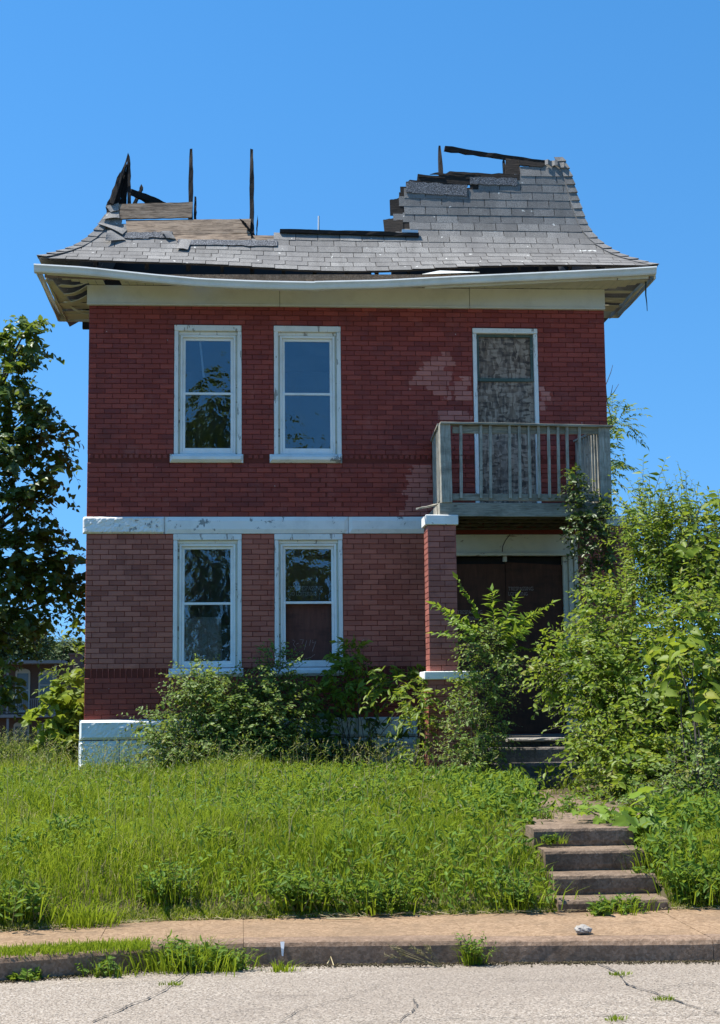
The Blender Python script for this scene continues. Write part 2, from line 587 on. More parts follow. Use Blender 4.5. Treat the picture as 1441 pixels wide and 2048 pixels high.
    c = n.ramp(sc_.outputs[0], [(0.0, (0.18, 0.143, 0.110)), (0.35, (0.275, 0.230, 0.180)), (0.75, (0.365, 0.315, 0.255)), (1.0, (0.48, 0.425, 0.36))])
    c = n.mix(n.ramp(big, [(0.42, 0.0), (0.66, 0.6)]), c, (0.235, 0.195, 0.155))
    oil = n.ramp(n.noise(1.6, 6, 0.7, n.P((0.5, 1.4, 1))), [(0.56, 0.0), (0.72, 0.55)])
    c = n.mix(oil, c, (0.12, 0.10, 0.085))
    pit = n.ramp(n.noise(75, 5, 0.75), [(0.34, 1.0), (0.45, 0.0)])
    c = n.mix(n.math('MULTIPLY', pit, 0.8), c, (0.08, 0.07, 0.06))
    n.bump(n.math('ADD', sc_.outputs[0], n.math('MULTIPLY', pit, -1.2)), 0.7, 0.008)
    MT['road'] = n.fin(c, 0.9, 0.2)
    plain('crack_fill', (0.035, 0.032, 0.028), (0.09, 0.08, 0.07), 30)

    def concrete(name, a, b, dk, spa=0.5):
        n = NT(name)
        sp = n.vor(60, out='Color')
        s2 = n.n('SeparateColor'); n.set(s2.inputs[0], sp)
        k = n.noise(2.2, 6, 0.68)
        c = n.mix(s2.outputs[0], a, b)
        c = n.mix(n.ramp(k, [(0.42, 0.0), (0.72, 0.8)]), c, dk)
        st = n.ramp(n.noise(3.0, 6, 0.7, n.P((3, 3, 0.5))), [(0.5, 0.0), (0.75, 0.6)])
        c = n.mix(st, c, tuple(x * 0.6 for x in dk))
        n.bump(n.math('ADD', n.math('MULTIPLY', s2.outputs[0], spa), n.noise(25, 5, 0.7)), 0.7, 0.01)
        MT[name] = n.fin(c, 0.92, 0.2)

    concrete('walk', (0.20, 0.128, 0.072), (0.34, 0.232, 0.142), (0.19, 0.130, 0.080))
    concrete('kerb', (0.18, 0.118, 0.076), (0.30, 0.21, 0.145), (0.12, 0.082, 0.056))
    concrete('steps', (0.145, 0.102, 0.068), (0.26, 0.190, 0.132), (0.075, 0.052, 0.035))
    concrete('steps_dark', (0.12, 0.105, 0.09), (0.22, 0.195, 0.17), (0.06, 0.052, 0.045))
    plain('soil', (0.045, 0.036, 0.022), (0.10, 0.085, 0.045), 5, 0.95, 0.1, 0.8, 0.03)
    plain('far_ground', (0.05, 0.075, 0.02), (0.09, 0.12, 0.04), 0.4, 0.95, 0.1)
    plain('straw', (0.30, 0.24, 0.13), (0.46, 0.38, 0.22), 20, 0.8, 0.2, 0)

    # leaves
    def leaf(name, a, b, trans=0.45, rough=0.45, spec=0.4, yel=None):
        n = NT(name)
        t = n.attr()
        c = n.mix(t, a, b)
        if yel: c = n.mix(n.ramp(t, [(0.86, 0.0), (1.0, 1.0)]), c, yel)
        n.fin(c, rough, spec)
        tl = n.n('BsdfTranslucent')
        tc = n.mix(0.55, c, (0.30, 0.36, 0.03))
        n.set(tl.inputs[0], tc)
        mx = n.n('MixShader')
        mx.inputs[0].default_value = trans
        n.set(mx.inputs[1], n.b.outputs[0])
        n.set(mx.inputs[2], tl.outputs[0])
        n.set(n.out.inputs[0], mx.outputs[0])
        MT[name] = n.m

    leaf('grass', (0.140, 0.215, 0.010), (0.320, 0.400, 0.020), 0.5, 0.6, 0.15, (0.40, 0.36, 0.15))
    leaf('grass_tall', (0.09, 0.15, 0.02), (0.19, 0.27, 0.04), 0.5, 0.5, 0.3, (0.34, 0.29, 0.15))
    leaf('weed', (0.070, 0.150, 0.018), (0.165, 0.275, 0.035), 0.48, 0.55, 0.2)
    leaf('shrub_leaf', (0.085, 0.155, 0.028), (0.245, 0.345, 0.080), 0.45, 0.45, 0.3, (0.20, 0.20, 0.04))
    leaf('bush_leaf', (0.085, 0.160, 0.018), (0.265, 0.355, 0.036), 0.5, 0.45, 0.3, (0.24, 0.25, 0.03))
    leaf('lime_leaf', (0.14, 0.21, 0.022), (0.26, 0.34, 0.035), 0.5, 0.5, 0.3, (0.32, 0.33, 0.03))
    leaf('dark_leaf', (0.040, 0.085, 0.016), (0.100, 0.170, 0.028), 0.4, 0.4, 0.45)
    leaf('frond_leaf', (0.11, 0.20, 0.022), (0.22, 0.34, 0.04), 0.5, 0.45, 0.3)
    leaf('vine_leaf', (0.040, 0.078, 0.016), (0.10, 0.155, 0.03), 0.38, 0.4, 0.45)
    leaf('far_leaf', (0.06, 0.10, 0.035), (0.13, 0.18, 0.07), 0.35, 0.6, 0.3)
    leaf('stalk', (0.10, 0.12, 0.03), (0.24, 0.20, 0.10), 0.2, 0.6, 0.2)

    plain('neighbour_brick', (0.095, 0.058, 0.045), (0.15, 0.095, 0.072), 12, 0.85, 0.2, 0.4)
    plain('neighbour_trim', (0.42, 0.40, 0.33), (0.52, 0.50, 0.42), 5)
    plain('neighbour_wood', (0.16, 0.14, 0.13), (0.26, 0.235, 0.22), 5)
    plain('neighbour_glass', (0.06, 0.08, 0.085), (0.10, 0.12, 0.13), 3, 0.15, 0.6, 0)


simple_mats()


# ================================================================== ground, street
STEP_PX = [(1800, -9.16), (1750, -8.88), (1700, -8.60), (1655, -8.30)]
STEP_Z = [float(at(1190, py, Y)[2]) for py, Y in STEP_PX]
SX0, SX1 = 4.22, 4.96


def walk_back(x):
    return np.interp(x, [-2.0, 0.45, 1.4, 2.4, 12], [-10.35, -9.52, -9.20, -9.15, -9.2])


def ground_z(x, y):
    x = np.asarray(x, float)
    y = np.asarray(y, float)
    d = y - walk_back(x)
    z = np.interp(d, [-0.5, 0.0, 0.25, 0.8, 1.6, 3.0, 9.3, 18, 30, 60, 120], [0.02, 0.13, 0.24, 0.44, 0.56, 0.62, 0.66, 0.72, 0.2, -2.3, -2.6])
    z = z + 0.03 * np.sin(x * 1.7 + y * 0.9) * np.clip(d, 0, 1) + 0.02 * np.sin(x * 4.1 - y * 3.3) * np.clip(d, 0, 1)
    z = z - 0.06 * np.exp(-((x - (4.80 + (y + 8) * 0.15)) / 0.75) ** 2) * ((y > -8.2) & (y < -2.3))
    inst = (x > SX0 - 0.02) & (x < SX1 + 0.02) & (y < -8.0)
    zs = np.interp(y, [-9.3, -9.0, -8.2], [0.0, 0.05, 0.35])
    return np.where(inst, np.minimum(z, zs), z)


def grid_mesh(name, xs, ys, zf, mat):
    X, Y = np.meshgrid(xs, ys)
    Z = zf(X, Y)
    V = np.stack([X, Y, Z], -1).reshape(-1, 3)
    nx, ny = len(xs), len(ys)
    i = np.arange(nx - 1)[None, :] + nx * np.arange(ny - 1)[:, None]
    L = np.stack([i, i + 1, i + 1 + nx, i + nx], -1).reshape(-1)
    return raw_mesh(name, V, L, np.arange(0, len(L), 4), np.full(len(L) // 4, 0.5), mat, None, True)


xs = np.concatenate([np.linspace(-70, -6, 24), np.arange(-5.8, 14, 0.15), np.linspace(14.5, 80, 24)])
ys = np.concatenate([np.arange(-10.4, -7, 0.1), np.arange(-7, 14, 0.25), np.linspace(15, 160, 40)])
lawn = grid_mesh('lawn', xs, ys, lambda X, Y: ground_z(X, np.maximum(Y, walk_back(X) - 0.05 + 0 * Y)) - 0.004, MT['soil'])
V = np.empty(len(lawn.data.vertices) * 3); lawn.data.vertices.foreach_get('co', V); V = V.reshape(-1, 3)
V[:, 1] = np.maximum(V[:, 1], walk_back(V[:, 0]) - 0.05)
lawn.data.vertices.foreach_set('co', V.ravel())
tag(lawn, kind='structure')

g = MB()
g.add([(-2500, -2500, -2.75), (2500, -2500, -2.75), (2500, 2500, -2.75), (-2500, 2500, -2.75)], [(0, 1, 2, 3)])
tag(g.obj('ground', MT['far_ground']), kind='structure')
g = MB()
g.box(-70, 80, -60, -21.4, -0.6, 0.12)
tag(g.obj('verge', MT['far_ground']), kind='structure')

# kerb line (front top edge), bending towards the viewer on the left
KX = np.array([-70, -2.0, 0.58, 1.10, 1.50, 2.0, 3.6, 4.94, 9.0, 80])
KY = np.array([-26.0, -11.3, -10.46, -10.30, -10.16, -10.11, -10.24, -10.36, -10.75, -17.0])
kerb_y = lambda x: np.interp(x, KX, KY)

g = MB()
rx = np.concatenate([np.linspace(-70, -3, 12), np.arange(-2.5, 10, 0.25), np.linspace(11, 80, 12)])
vs, fs = [], []
for x in rx:
    k = float(kerb_y(x))
    vs += [(x, min(k + 0.06, -9.9), 0.0), (x, -15.0 if k > -14.9 else k - 0.1, 0.015), (x, -21.4 if k > -21.3 else k - 0.2, -0.01)]
for i in range(len(rx) - 1):
    for j in range(2):
        a = i * 3 + j
        fs.append((a, a + 1, a + 4, a + 3))
g.add(vs, fs)
road = tag(g.obj('road', MT['road']), kind='structure')


def ribbon(mb, pts, w0, z, jag=0.7):
    pts = np.asarray(pts, float)
    tg = nrm(np.gradient(pts, axis=0))
    sd = np.stack([-tg[:, 1], tg[:, 0]], -1)
    n = len(pts)
    w = w0 * (1 + jag * rng.uniform(-1, 1, n))
    w[0] = w[-1] = 0.002
    A = pts + sd * w[:, None]
    B = pts - sd * w[:, None]
    vs = [(p[0], p[1], z) for p in A] + [(p[0], p[1], z) for p in B]
    mb.add(vs, [(i, i + 1, n + i + 1, n + i) for i in range(n - 1)])


def crack(pxs, w, name='crack'):
    p = np.array([atz(x, y, 0.0)[:2] for x, y in pxs])
    t = np.linspace(0, 1, 40)
    q = np.stack([np.interp(t, np.linspace(0, 1, len(p)), p[:, k]) for k in (0, 1)], -1)
    q += np.cumsum(rng.normal(0, 0.006, q.shape), 0) * np.sin(np.pi * t)[:, None]
    g = MB()
    ribbon(g, q, w * .55, 0.012)
    return g.obj(name, MT['crack_fill'], road)


crack([(185, 2048), (220, 2030), (262, 2010), (300, 1995), (345, 1968), (380, 1945)], 0.008)
crack([(1195, 1930), (1232, 1945), (1250, 1968), (1290, 1985), (1340, 2000), (1380, 2015), (1441, 2030)], 0.010)
crack([(800, 2048), (822, 2020), (828, 2000)], 0.005)
crack([(1441, 2032), (1200, 2036), (900, 2042), (700, 2050)], 0.005)
crack([(560, 2048), (600, 2020), (690, 2000), (760, 1975)], 0.004)
crack([(1441, 1975), (1380, 1972), (1300, 1985)], 0.004)
crack([(0, 1985), (120, 1975), (260, 1968), (345, 1966)], 0.004)

walk = empty('sidewalk', (2, -9.7, 0.13))
tag(walk, kind='structure')
kerb = empty('kerb', (2, -10.3, 0))
tag(kerb, kind='structure')
KW = 0.17
cuts = [-70, -9, -3.2, -1.2, 0.35, 1.12, 2.02, 3.43, 4.9, 6.4, 7.9, 12, 80]
for a, b in zip(cuts[:-1], cuts[1:]):
    gap = 0.002 if b != 3.43 else 0.012
    sx = np.unique(np.concatenate([np.linspace(a + 0.001, b - gap, max(2, int((b - a) / (0.12 if b - a < 3 else 2.5))))]))
    g, k = MB(), MB()
    n = len(sx)
    dz = rng.uniform(-0.006, 0.006)
    prof = [(0.012, -0.05), (0.0, 0.0), (0.004, 0.105), (0.016, 0.130), (0.03, 0.138), (KW, 0.140), (KW, -0.05)]
    vs = []
    for x in sx:
        ky = float(kerb_y(x))
        for (py, pz) in prof:
            top = pz > 0.1
            vs.append((x, ky + py + (rng.uniform(-0.0025, 0.0025) if pz > 0 else 0), pz + dz * top + (rng.uniform(-0.002, 0.002) if top else 0)))
    m = len(prof)
    fs = [(i * m + j, i * m + j + 1, (i + 1) * m + j + 1, (i + 1) * m + j) for i in range(n - 1) for j in range(m - 1)]
    fs += [tuple(range(m)), tuple((n - 1) * m + j for j in range(m - 1, -1, -1))]
    k.add(vs, fs)
    k.obj('kerb_stone', MT['kerb'], kerb)
    vs = []
    dz = rng.uniform(-0.003, 0.004)
    for x in np.concatenate([[a + .001], sx[1:-1], [b - .001]]):
        y0 = float(kerb_y(x)) + KW + 0.006
        y1 = max(float(walk_back(x)) + 0.08, y0 + 0.25)
        for t in np.linspace(0, 1, 6):
            vs.append((x, y0 + (y1 - y0) * t, 0.134 + 0.012 * t + dz + rng.uniform(-0.002, 0.002)))
    fs = [(i * 6 + j, i * 6 + j + 1, (i + 1) * 6 + j + 1, (i + 1) * 6 + j) for i in range(n - 1) for j in range(5)]
    b0 = len(vs)
    vs += [(v[0], v[1], -0.05) for v in vs]
    fs += [(j, j + 1, b0 + j + 1, b0 + j) for j in range(5)]
    fs += [(i * 6, (i + 1) * 6, b0 + (i + 1) * 6, b0 + i * 6) for i in range(n - 1)]
    g.add(vs, fs)
    g.obj('slab', MT['walk'], walk)


# splash of white paint on the kerb face
p_ = atz(565, 1884, .14)
ky_ = float(kerb_y(p_[0]))
g = MB()
g.add([(p_[0] - .012, ky_ + .004, .142), (p_[0] + .014, ky_ + .004, .142), (p_[0] + .010, ky_ - .005, .10), (p_[0] + .006, ky_ - .006, .055), (p_[0] - .004, ky_ - .006, .06), (p_[0] - .008, ky_ - .005, .105)], [(0, 1, 2, 5), (5, 2, 3, 4)])
o_ = g.obj('paint_mark', MT['pipe_white'], kerb)
md_ = o_.modifiers.new('thick', 'SOLIDIFY'); md_.thickness = 0.002


def rough_block(mb, x0, x1, y0, y1, z0, z1, amp=0.008, res=0.09, nose=0.012, tint=0.5):
    """box with a subdivided, chipped front and top"""
    nx = max(2, int((x1 - x0) / res))
    prof = [(y0 + nose, z0), (y0, z0 + 0.4 * (z1 - z0)), (y0, z1 - nose * 1.6), (y0 + nose * 0.5, z1 - nose * 0.4), (y0 + nose * 1.8, z1), ((y0 + y1) / 2, z1), (y1, z1), (y1, z0)]
    m = len(prof)
    vs, fs = [], []
    for i in range(nx + 1):
        x = x0 + (x1 - x0) * i / nx
        for (y, z) in prof:
            k = amp if y < y1 else 0
            vs.append((x + rng.uniform(-k, k) * 0.3, y + rng.uniform(-k, k), z + rng.uniform(-k, k) * 0.6))
    for i in range(nx):
        for j in range(m):
            fs.append((i * m + j, i * m + (j + 1) % m, (i + 1) * m + (j + 1) % m, (i + 1) * m + j))
    fs += [tuple(range(m)), tuple(nx * m + j for j in range(m - 1, -1, -1))]
    mb.add(vs, fs, tint)


gs = empty('garden_steps', (4.7, -9.1, 0.13))
tag(gs, 'weathered brown concrete steps climbing from the pavement through the grass bank', 'steps')
for i, ((py, Y), z) in enumerate(zip(STEP_PX, STEP_Z)):
    g = MB()
    rough_block(g, SX0 + rng.uniform(-.03, .02), SX1, Y, Y + 0.34, (0.1 if i == 0 else STEP_Z[i - 1] - 0.02), z, 0.0028, res=.06, nose=0.016)
    g.obj('step', MT['steps'], gs)

path = empty('path', (4.9, -6, 0.6))
tag(path, kind='structure')
py_ = [-7.97, -6.55, -5.2, -3.9, -2.62]
for i in range(4):
    g = MB()
    xa = 4.28 + 0.2 * i
    n = 8
    z = STEP_Z[-1] - 0.01
    zz = z + 0.004 - 0.02 * i
    vs = []
    for t in np.linspace(0, 1, n):
        for s in np.linspace(0, 1, n):
            y = py_[i] + 0.02 + (py_[i + 1] - py_[i] - 0.04) * t
            vs.append((xa + 0.95 * s + 0.2 * t, y, zz + 0.02 * t + rng.uniform(-.006, .006)))
    fs = [(a * n + b, a * n + b + 1, (a + 1) * n + b + 1, (a + 1) * n + b) for a in range(n - 1) for b in range(n - 1)]
    b0 = len(vs)
    vs += [(v[0], v[1], v[2] - 0.09) for v in vs[:n]]
    fs += [(j, j + 1, b0 + j + 1, b0 + j) for j in range(n - 1)]
    g.add(vs, fs)
    g.obj('slab', MT['steps'], path)

# ================================================================== the house
house = empty('brick_house', (0, 0, 0.6))
tag(house, 'derelict two-storey red brick house with burnt grey shingle mansard roof', 'house')
HW, HD = 6.95, 9.0
ZF = 1.409          # top of foundation
W12 = (4.869, 6.616)
W34 = (2.060, 3.812)
XA, XB = (1.125, 2.02), (2.446, 3.346)
DOOR2 = (5.128, 6.019, 4.18, float(at(1010, 657, 0)[2]))
PORCH = (4.74, 6.50, 1.18, 3.805)
HOLES = [(*XA, *W12), (*XB, *W12), (*XA, *W34), (*XB, *W34), DOOR2, PORCH]
ZTOP = 7.0


def wall_panel(mb, x0, x1, z0, z1, holes, y, depth):
    xs_ = sorted({x0, x1, *[h[0] for h in holes], *[h[1] for h in holes]})
    zs_ = sorted({z0, z1, *[h[2] for h in holes], *[h[3] for h in holes]})
    for xa, xb in zip(xs_[:-1], xs_[1:]):
        for za, zb in zip(zs_[:-1], zs_[1:]):
            cx, cz = (xa + xb) / 2, (za + zb) / 2
            if any(h[0] < cx < h[1] and h[2] < cz < h[3] for h in holes): continue
            mb.add([(xa, y, za), (xb, y, za), (xb, y, zb), (xa, y, zb)], [(0, 1, 2, 3)])
            mb.add([(xa, y + depth, za), (xb, y + depth, za), (xb, y + depth, zb), (xa, y + depth, zb)], [(3, 2, 1, 0)])
    for h in holes:
        a, b, c, d = h
        for q in (((a, c), (a, d)), ((b, d), (b, c)), ((a, d), (b, d)), ((b, c), (a, c))):
            (ax, az), (bx, bz) = q
            mb.add([(ax, y, az), (bx, y, bz), (bx, y + depth, bz), (ax, y + depth, az)], [(0, 1, 2, 3)])


YM = 0.007
g = MB()
wall_panel(g, 0.004, HW - 0.004, 0.3, ZTOP, HOLES, YM, 0.30)
g.box(0.004, 0.30, 0.308, HD, 0.3, ZTOP - .01)
g.box(HW - 0.30, HW - 0.004, 0.308, HD, 0.3, ZTOP - .01)
g.box(0.31, HW - 0.31, HD - 0.3, HD - 0.004, 0.3, ZTOP - .01)
wall = g.obj('wall', MT['mortar'], house)
g = MB()
g.box(0.32, HW - 0.32, 0.33, HD - 0.32, 3.70, 3.95)
g.box(0.32, HW - 0.32, 0.33, HD - 0.32, 6.80, 6.95)
g.box(0.32, HW - 0.32, 0.33, HD - 0.32, 1.0, 1.17)
g.box(0.32, HW - 0.32, 3.6, 3.7, 1.18, 3.69)
g.box(0.32, HW - 0.32, 3.6, 3.7, 3.96, 6.79)
g.obj('floor_and_ceiling', MT['interior'], house)

# --- brickwork
BL, BH = 0.207, 0.0675
CH = 0.004


def brick_geo(mb, x0, x1, z0, z1, y=0.0, back=0.035, tint=0.5):
    c = CH
    j = lambda: rng.uniform(-0.0012, 0.0012)
    yo = y + rng.uniform(-0.0015, 0.0015)
    vs = [(x0 + c, yo + j(), z0 + c), (x1 - c, yo + j(), z0 + c), (x1 - c, yo + j(), z1 - c), (x0 + c, yo + j(), z1 - c),
          (x0, yo + c, z0 + j()), (x1, yo + c, z0 + j()), (x1, yo + c, z1 + j()), (x0, yo + c, z1 + j()),
          (x0, y + back, z0), (x1, y + back, z0), (x1, y + back, z1), (x0, y + back, z1)]
    fs = [(0, 1, 2, 3)] + [(a, b, b + 4 - 0, a + 4) if False else (a + 4, b + 4, b, a) for a, b in ((0, 1), (1, 2), (2, 3), (3, 0))]
    fs += [(a + 8, b + 8, b + 4, a + 4) for a, b in ((0, 1), (1, 2), (2, 3), (3, 0))]
    mb.add(vs, fs, tint)


VAR = []
for i in range(14):
    b = MB()
    brick_geo(b, -0.0995, 0.0995, -0.0300, 0.0300, 0.0, 0.035, float(np.clip(rng.normal(0.5, 0.27), 0, 1)))
    me = b.mesh('brick')
    me.materials.append(MT['brick'])
    VAR.append(me)

CRACK = {}
for px, py in [(634, 946), (634, 955), (652, 963), (652, 975), (668, 987), (668, 998), (681, 1010)]:
    p = at(px, py, 0)
    CRACK[round(p[2], 3)] = p[0]
joined = MB()
cands = []


def course_zone(z0, z1, holes, xlo=0.0, xhi=HW, phase=0.0):
    n = max(1, round((z1 - z0) / BH))
    h = (z1 - z0) / n
    for k in range(n):
        za, zb = z0 + k * h, z0 + (k + 1) * h
        zc = (za + zb) / 2
        off = (phase + 0.5 * (k % 2)) * BL + rng.uniform(-0.012, 0.012)
        free = [(xlo, xhi)]
        for (a, b, c, d) in holes:
            if c < zc < d:
                nf = []
                for (p, q) in free:
                    if b <= p or a >= q: nf.append((p, q)); continue
                    if a - p > 0.01: nf.append((p, a))
                    if q - b > 0.01: nf.append((b, q))
                free = nf
        ck = None
        for cz, cx in CRACK.items():
            if abs(cz - zc) < h * 0.7: ck = cx
        for (p, q) in free:
            x = p
            first = True
            js = [p]
            x = math.floor((p - off) / BL) * BL + off + BL
            while x < q - 0.05:
                if x - js[-1] > 0.05: js.append(x + rng.uniform(-0.004, 0.004))
                x += BL
            js.append(q)
            for a, b in zip(js[:-1], js[1:]):
                ga = gb = 0.0032
                if ck is not None:
                    if abs(a - ck) < 0.105: ga = 0.012
                    if abs(b - ck) < 0.105: gb = 0.012
                x0, x1 = a + (ga if a > p + 1e-6 else 0.001), b - (gb if b < q - 1e-6 else 0.001)
                z_0, z_1 = za + 0.0032, zb - 0.0032
                if abs(x1 - x0 - 0.2) < 0.008 and not (4.2 < x0 < 6.9 and zc < 3.8) and ga + gb < 0.01:
                    cands.append((x0, x1, z_0, z_1))
                else:
                    brick_geo(joined, x0, x1, z_0, z_1, 0, 0.035, float(np.clip(rng.normal(0.5, 0.27), 0, 1)))


ZT = 6.895
course_zone(4.869, ZT, HOLES)
course_zone(4.040, 4.755, HOLES, phase=0.2)
course_zone(2.060, 3.812, HOLES, phase=0.4)
course_zone(ZF, 1.945, HOLES, phase=0.1)
# the 300 bricks seen largest stand alone, the rest form one mass
cen = np.array([((c[0] + c[1]) / 2, 0, (c[2] + c[3]) / 2) for c in cands])
pxy = topx(cen)
bad = ((pxy[:, 0] > 255) & (pxy[:, 1] > 1330)) | ((pxy[:, 0] > 850) & (pxy[:, 1] > 845))
d = np.linalg.norm(cen - CAM, axis=1) + bad * 100
order = np.argsort(d)
solo = set(order[:300].tolist())
for i, (x0, x1, z0, z1) in enumerate(cands):
    if i in solo:
        o = bpy.data.objects.new('brick', VAR[rng.integers(len(VAR))])
        col.objects.link(o)
        o.parent = wall
        o.matrix_basis = Matrix.Translation(((x0 + x1) / 2, 0, (z0 + z1) / 2)) @ Matrix.Diagonal(((x1 - x0) / 0.199, 1, (z1 - z0) / 0.06, 1))
    else:
        brick_geo(joined, x0, x1, z0, z1, 0, 0.035, float(np.clip(rng.normal(0.5, 0.27), 0, 1)))

# toothed bands at sill level
SILLS = [(float(at(340, 915, -.06)[0]), float(at(487, 915, -.06)[0])), (float(at(540, 915, -.06)[0]), float(at(685, 915, -.06)[0]))]


def free_of(x0, x1, blocks):
    return not any(x1 > a and x0 < b for a, b in blocks)


for zone, (z0, z1) in enumerate(((4.755, 4.869), (1.945, 2.060))):
    blocks = SILLS + [(DOOR2[0], DOOR2[1]) if zone == 0 else (PORCH[0], PORCH[1])]
    x = 0.02
    k = 0
    while x < HW - 0.06:
        w = 0.052
        if free_of(x, x + 0.07, blocks):
            if zone == 0:
                brick_geo(joined, x, x + w, z0 + 0.060, z1 - 0.004, 0.004 if k % 2 else -0.004, 0.04, rng.uniform(0, 0.6))
                brick_geo(joined, x + 0.004, x + w - .004, z0 + 0.004, z0 + 0.054, 0.018, 0.04, rng.uniform(0, 0.5))
            else:
                brick_geo(joined, x, x + 0.055, z0 + 0.004, z1 - 0.004, 0.026, 0.05, rng.uniform(0, 0.4))
                brick_geo(joined, x + 0.058, x + 0.070, z0 + 0.002, z1 - 0.002, -0.004, 0.04, 1.0)  # lit edges and dark recesses painted into the brick tint
        x += 0.0745
        k += 1
# quoin end faces on the left corner
for k in range(80):
    z0 = ZF + k * BH
    if z0 > 6.8 or 3.75 < z0 < 4.04: continue
bw = joined.obj('brickwork', MT['brick'], wall)
bw['kind'] = 'stuff'

# --- stone belt course
bx = [float(at(p, 1050, 0)[0]) for p in (168, 330, 697)] + [4.78]


def rock_block(mb, x0, x1, z0, z1, y0, amp, res=0.03, y1=0.0, edge=0.02, seed=0):
    nx, nz = max(3, int((x1 - x0) / res)), max(3, int((z1 - z0) / res))
    r = np.random.default_rng(seed)
    coarse = r.normal(0, 1, (nz // 3 + 3, nx // 3 + 3))
    vs, fs = [], []
    for j in range(nz + 1):
        for i in range(nx + 1):
            u, v = i / nx, j / nz
            a, b = u * (coarse.shape[1] - 1.01), v * (coarse.shape[0] - 1.01)
            i0, j0 = int(a), int(b)
            fa, fb = a - i0, b - j0
            k = (coarse[j0, i0] * (1 - fa) + coarse[j0, i0 + 1] * fa) * (1 - fb) + (coarse[j0 + 1, i0] * (1 - fa) + coarse[j0 + 1, i0 + 1] * fa) * fb
            e = min(1.0, min(u * (x1 - x0), (1 - u) * (x1 - x0), v * (z1 - z0), (1 - v) * (z1 - z0)) / edge)
            y = y0 * (0.45 + 0.55 * e) - amp * (k * 0.6 + r.normal(0, .35)) * e
            vs.append((x0 + (x1 - x0) * u, min(y, -0.006), z0 + (z1 - z0) * v))
    W_ = nx + 1
    for j in range(nz):
        for i in range(nx):
            fs.append((j * W_ + i, j * W_ + i + 1, (j + 1) * W_ + i + 1, (j + 1) * W_ + i))
    b0 = len(vs)
    rim = [i for i in range(W_)] + [j * W_ + nx for j in range(1, nz + 1)] + [nz * W_ + i for i in range(nx - 1, -1, -1)] + [j * W_ for j in range(nz - 1, 0, -1)]
    vs += [(vs[i][0], y1 + 0.03, vs[i][2]) for i in rim]
    m = len(rim)
    fs += [(rim[i], b0 + i, b0 + (i + 1) % m, rim[(i + 1) % m]) for i in range(m)]
    mb.add(vs, fs)


belt = None
for i in range(3):
    g = MB()
    x0 = bx[i] + 0.003
    if i == 0: x0 = -0.045
    if i == 0:
        rock_block(g, x0, bx[1] - 0.003, 3.815, 4.036, -0.05, 0.008, 0.022, seed=3)
    else:
        rock_block(g, x0, bx[i + 1] - 0.003, 3.815, 4.036, -0.035, 0.0016, 0.05, seed=4 + i)
    o = g.obj('belt_stone', MT['stone_white'], wall)
# --- foundation
fx = [-0.05, 1.02, 2.3, 3.5, 4.3]
for i in range(4):
    g = MB()
    rock_block(g, fx[i] + (0 if i == 0 else .003), fx[i + 1] - 0.003, ZF - 0.25, ZF + 0.0, -0.10, 0.006, 0.03, seed=20 + i)
    g.obj('foundation_stone', MT['stone_base'], wall)
for i, (a, b) in enumerate([(-0.06, 0.46), (0.46, 1.35), (1.35, 2.2), (2.2, 3.3), (3.3, 4.3)]):
    g = MB()
    rock_block(g, a + .003, b - 0.003, 0.30, ZF - 0.262, -0.085, 0.016, 0.035, seed=40 + i)
    g.obj('foundation_stone', MT['stone_base'], wall)
g = MB()
rock_block(g, 6.52, 7.0, 0.3, ZF, -0.08, 0.01, 0.06, seed=60)
g.obj('foundation_stone', MT['stone_base'], wall)

# --- sash windows


def frame_boxes(mb, x0, x1, z0, z1, y0, y1, wl, wt=None, wb=None):
    wt = wl if wt is None else wt
    wb = wl if wb is None else wb
    mb.box(x0, x0 + wl, y0, y1, z0, z1)
    mb.box(x1 - wl, x1, y0, y1, z0, z1)
    if wt: mb.box(x0 + wl, x1 - wl, y0 + 0.001, y1, z1 - wt, z1)
    if wb: mb.box(x0 + wl, x1 - wl, y0 + 0.001, y1, z0, z0 + wb)


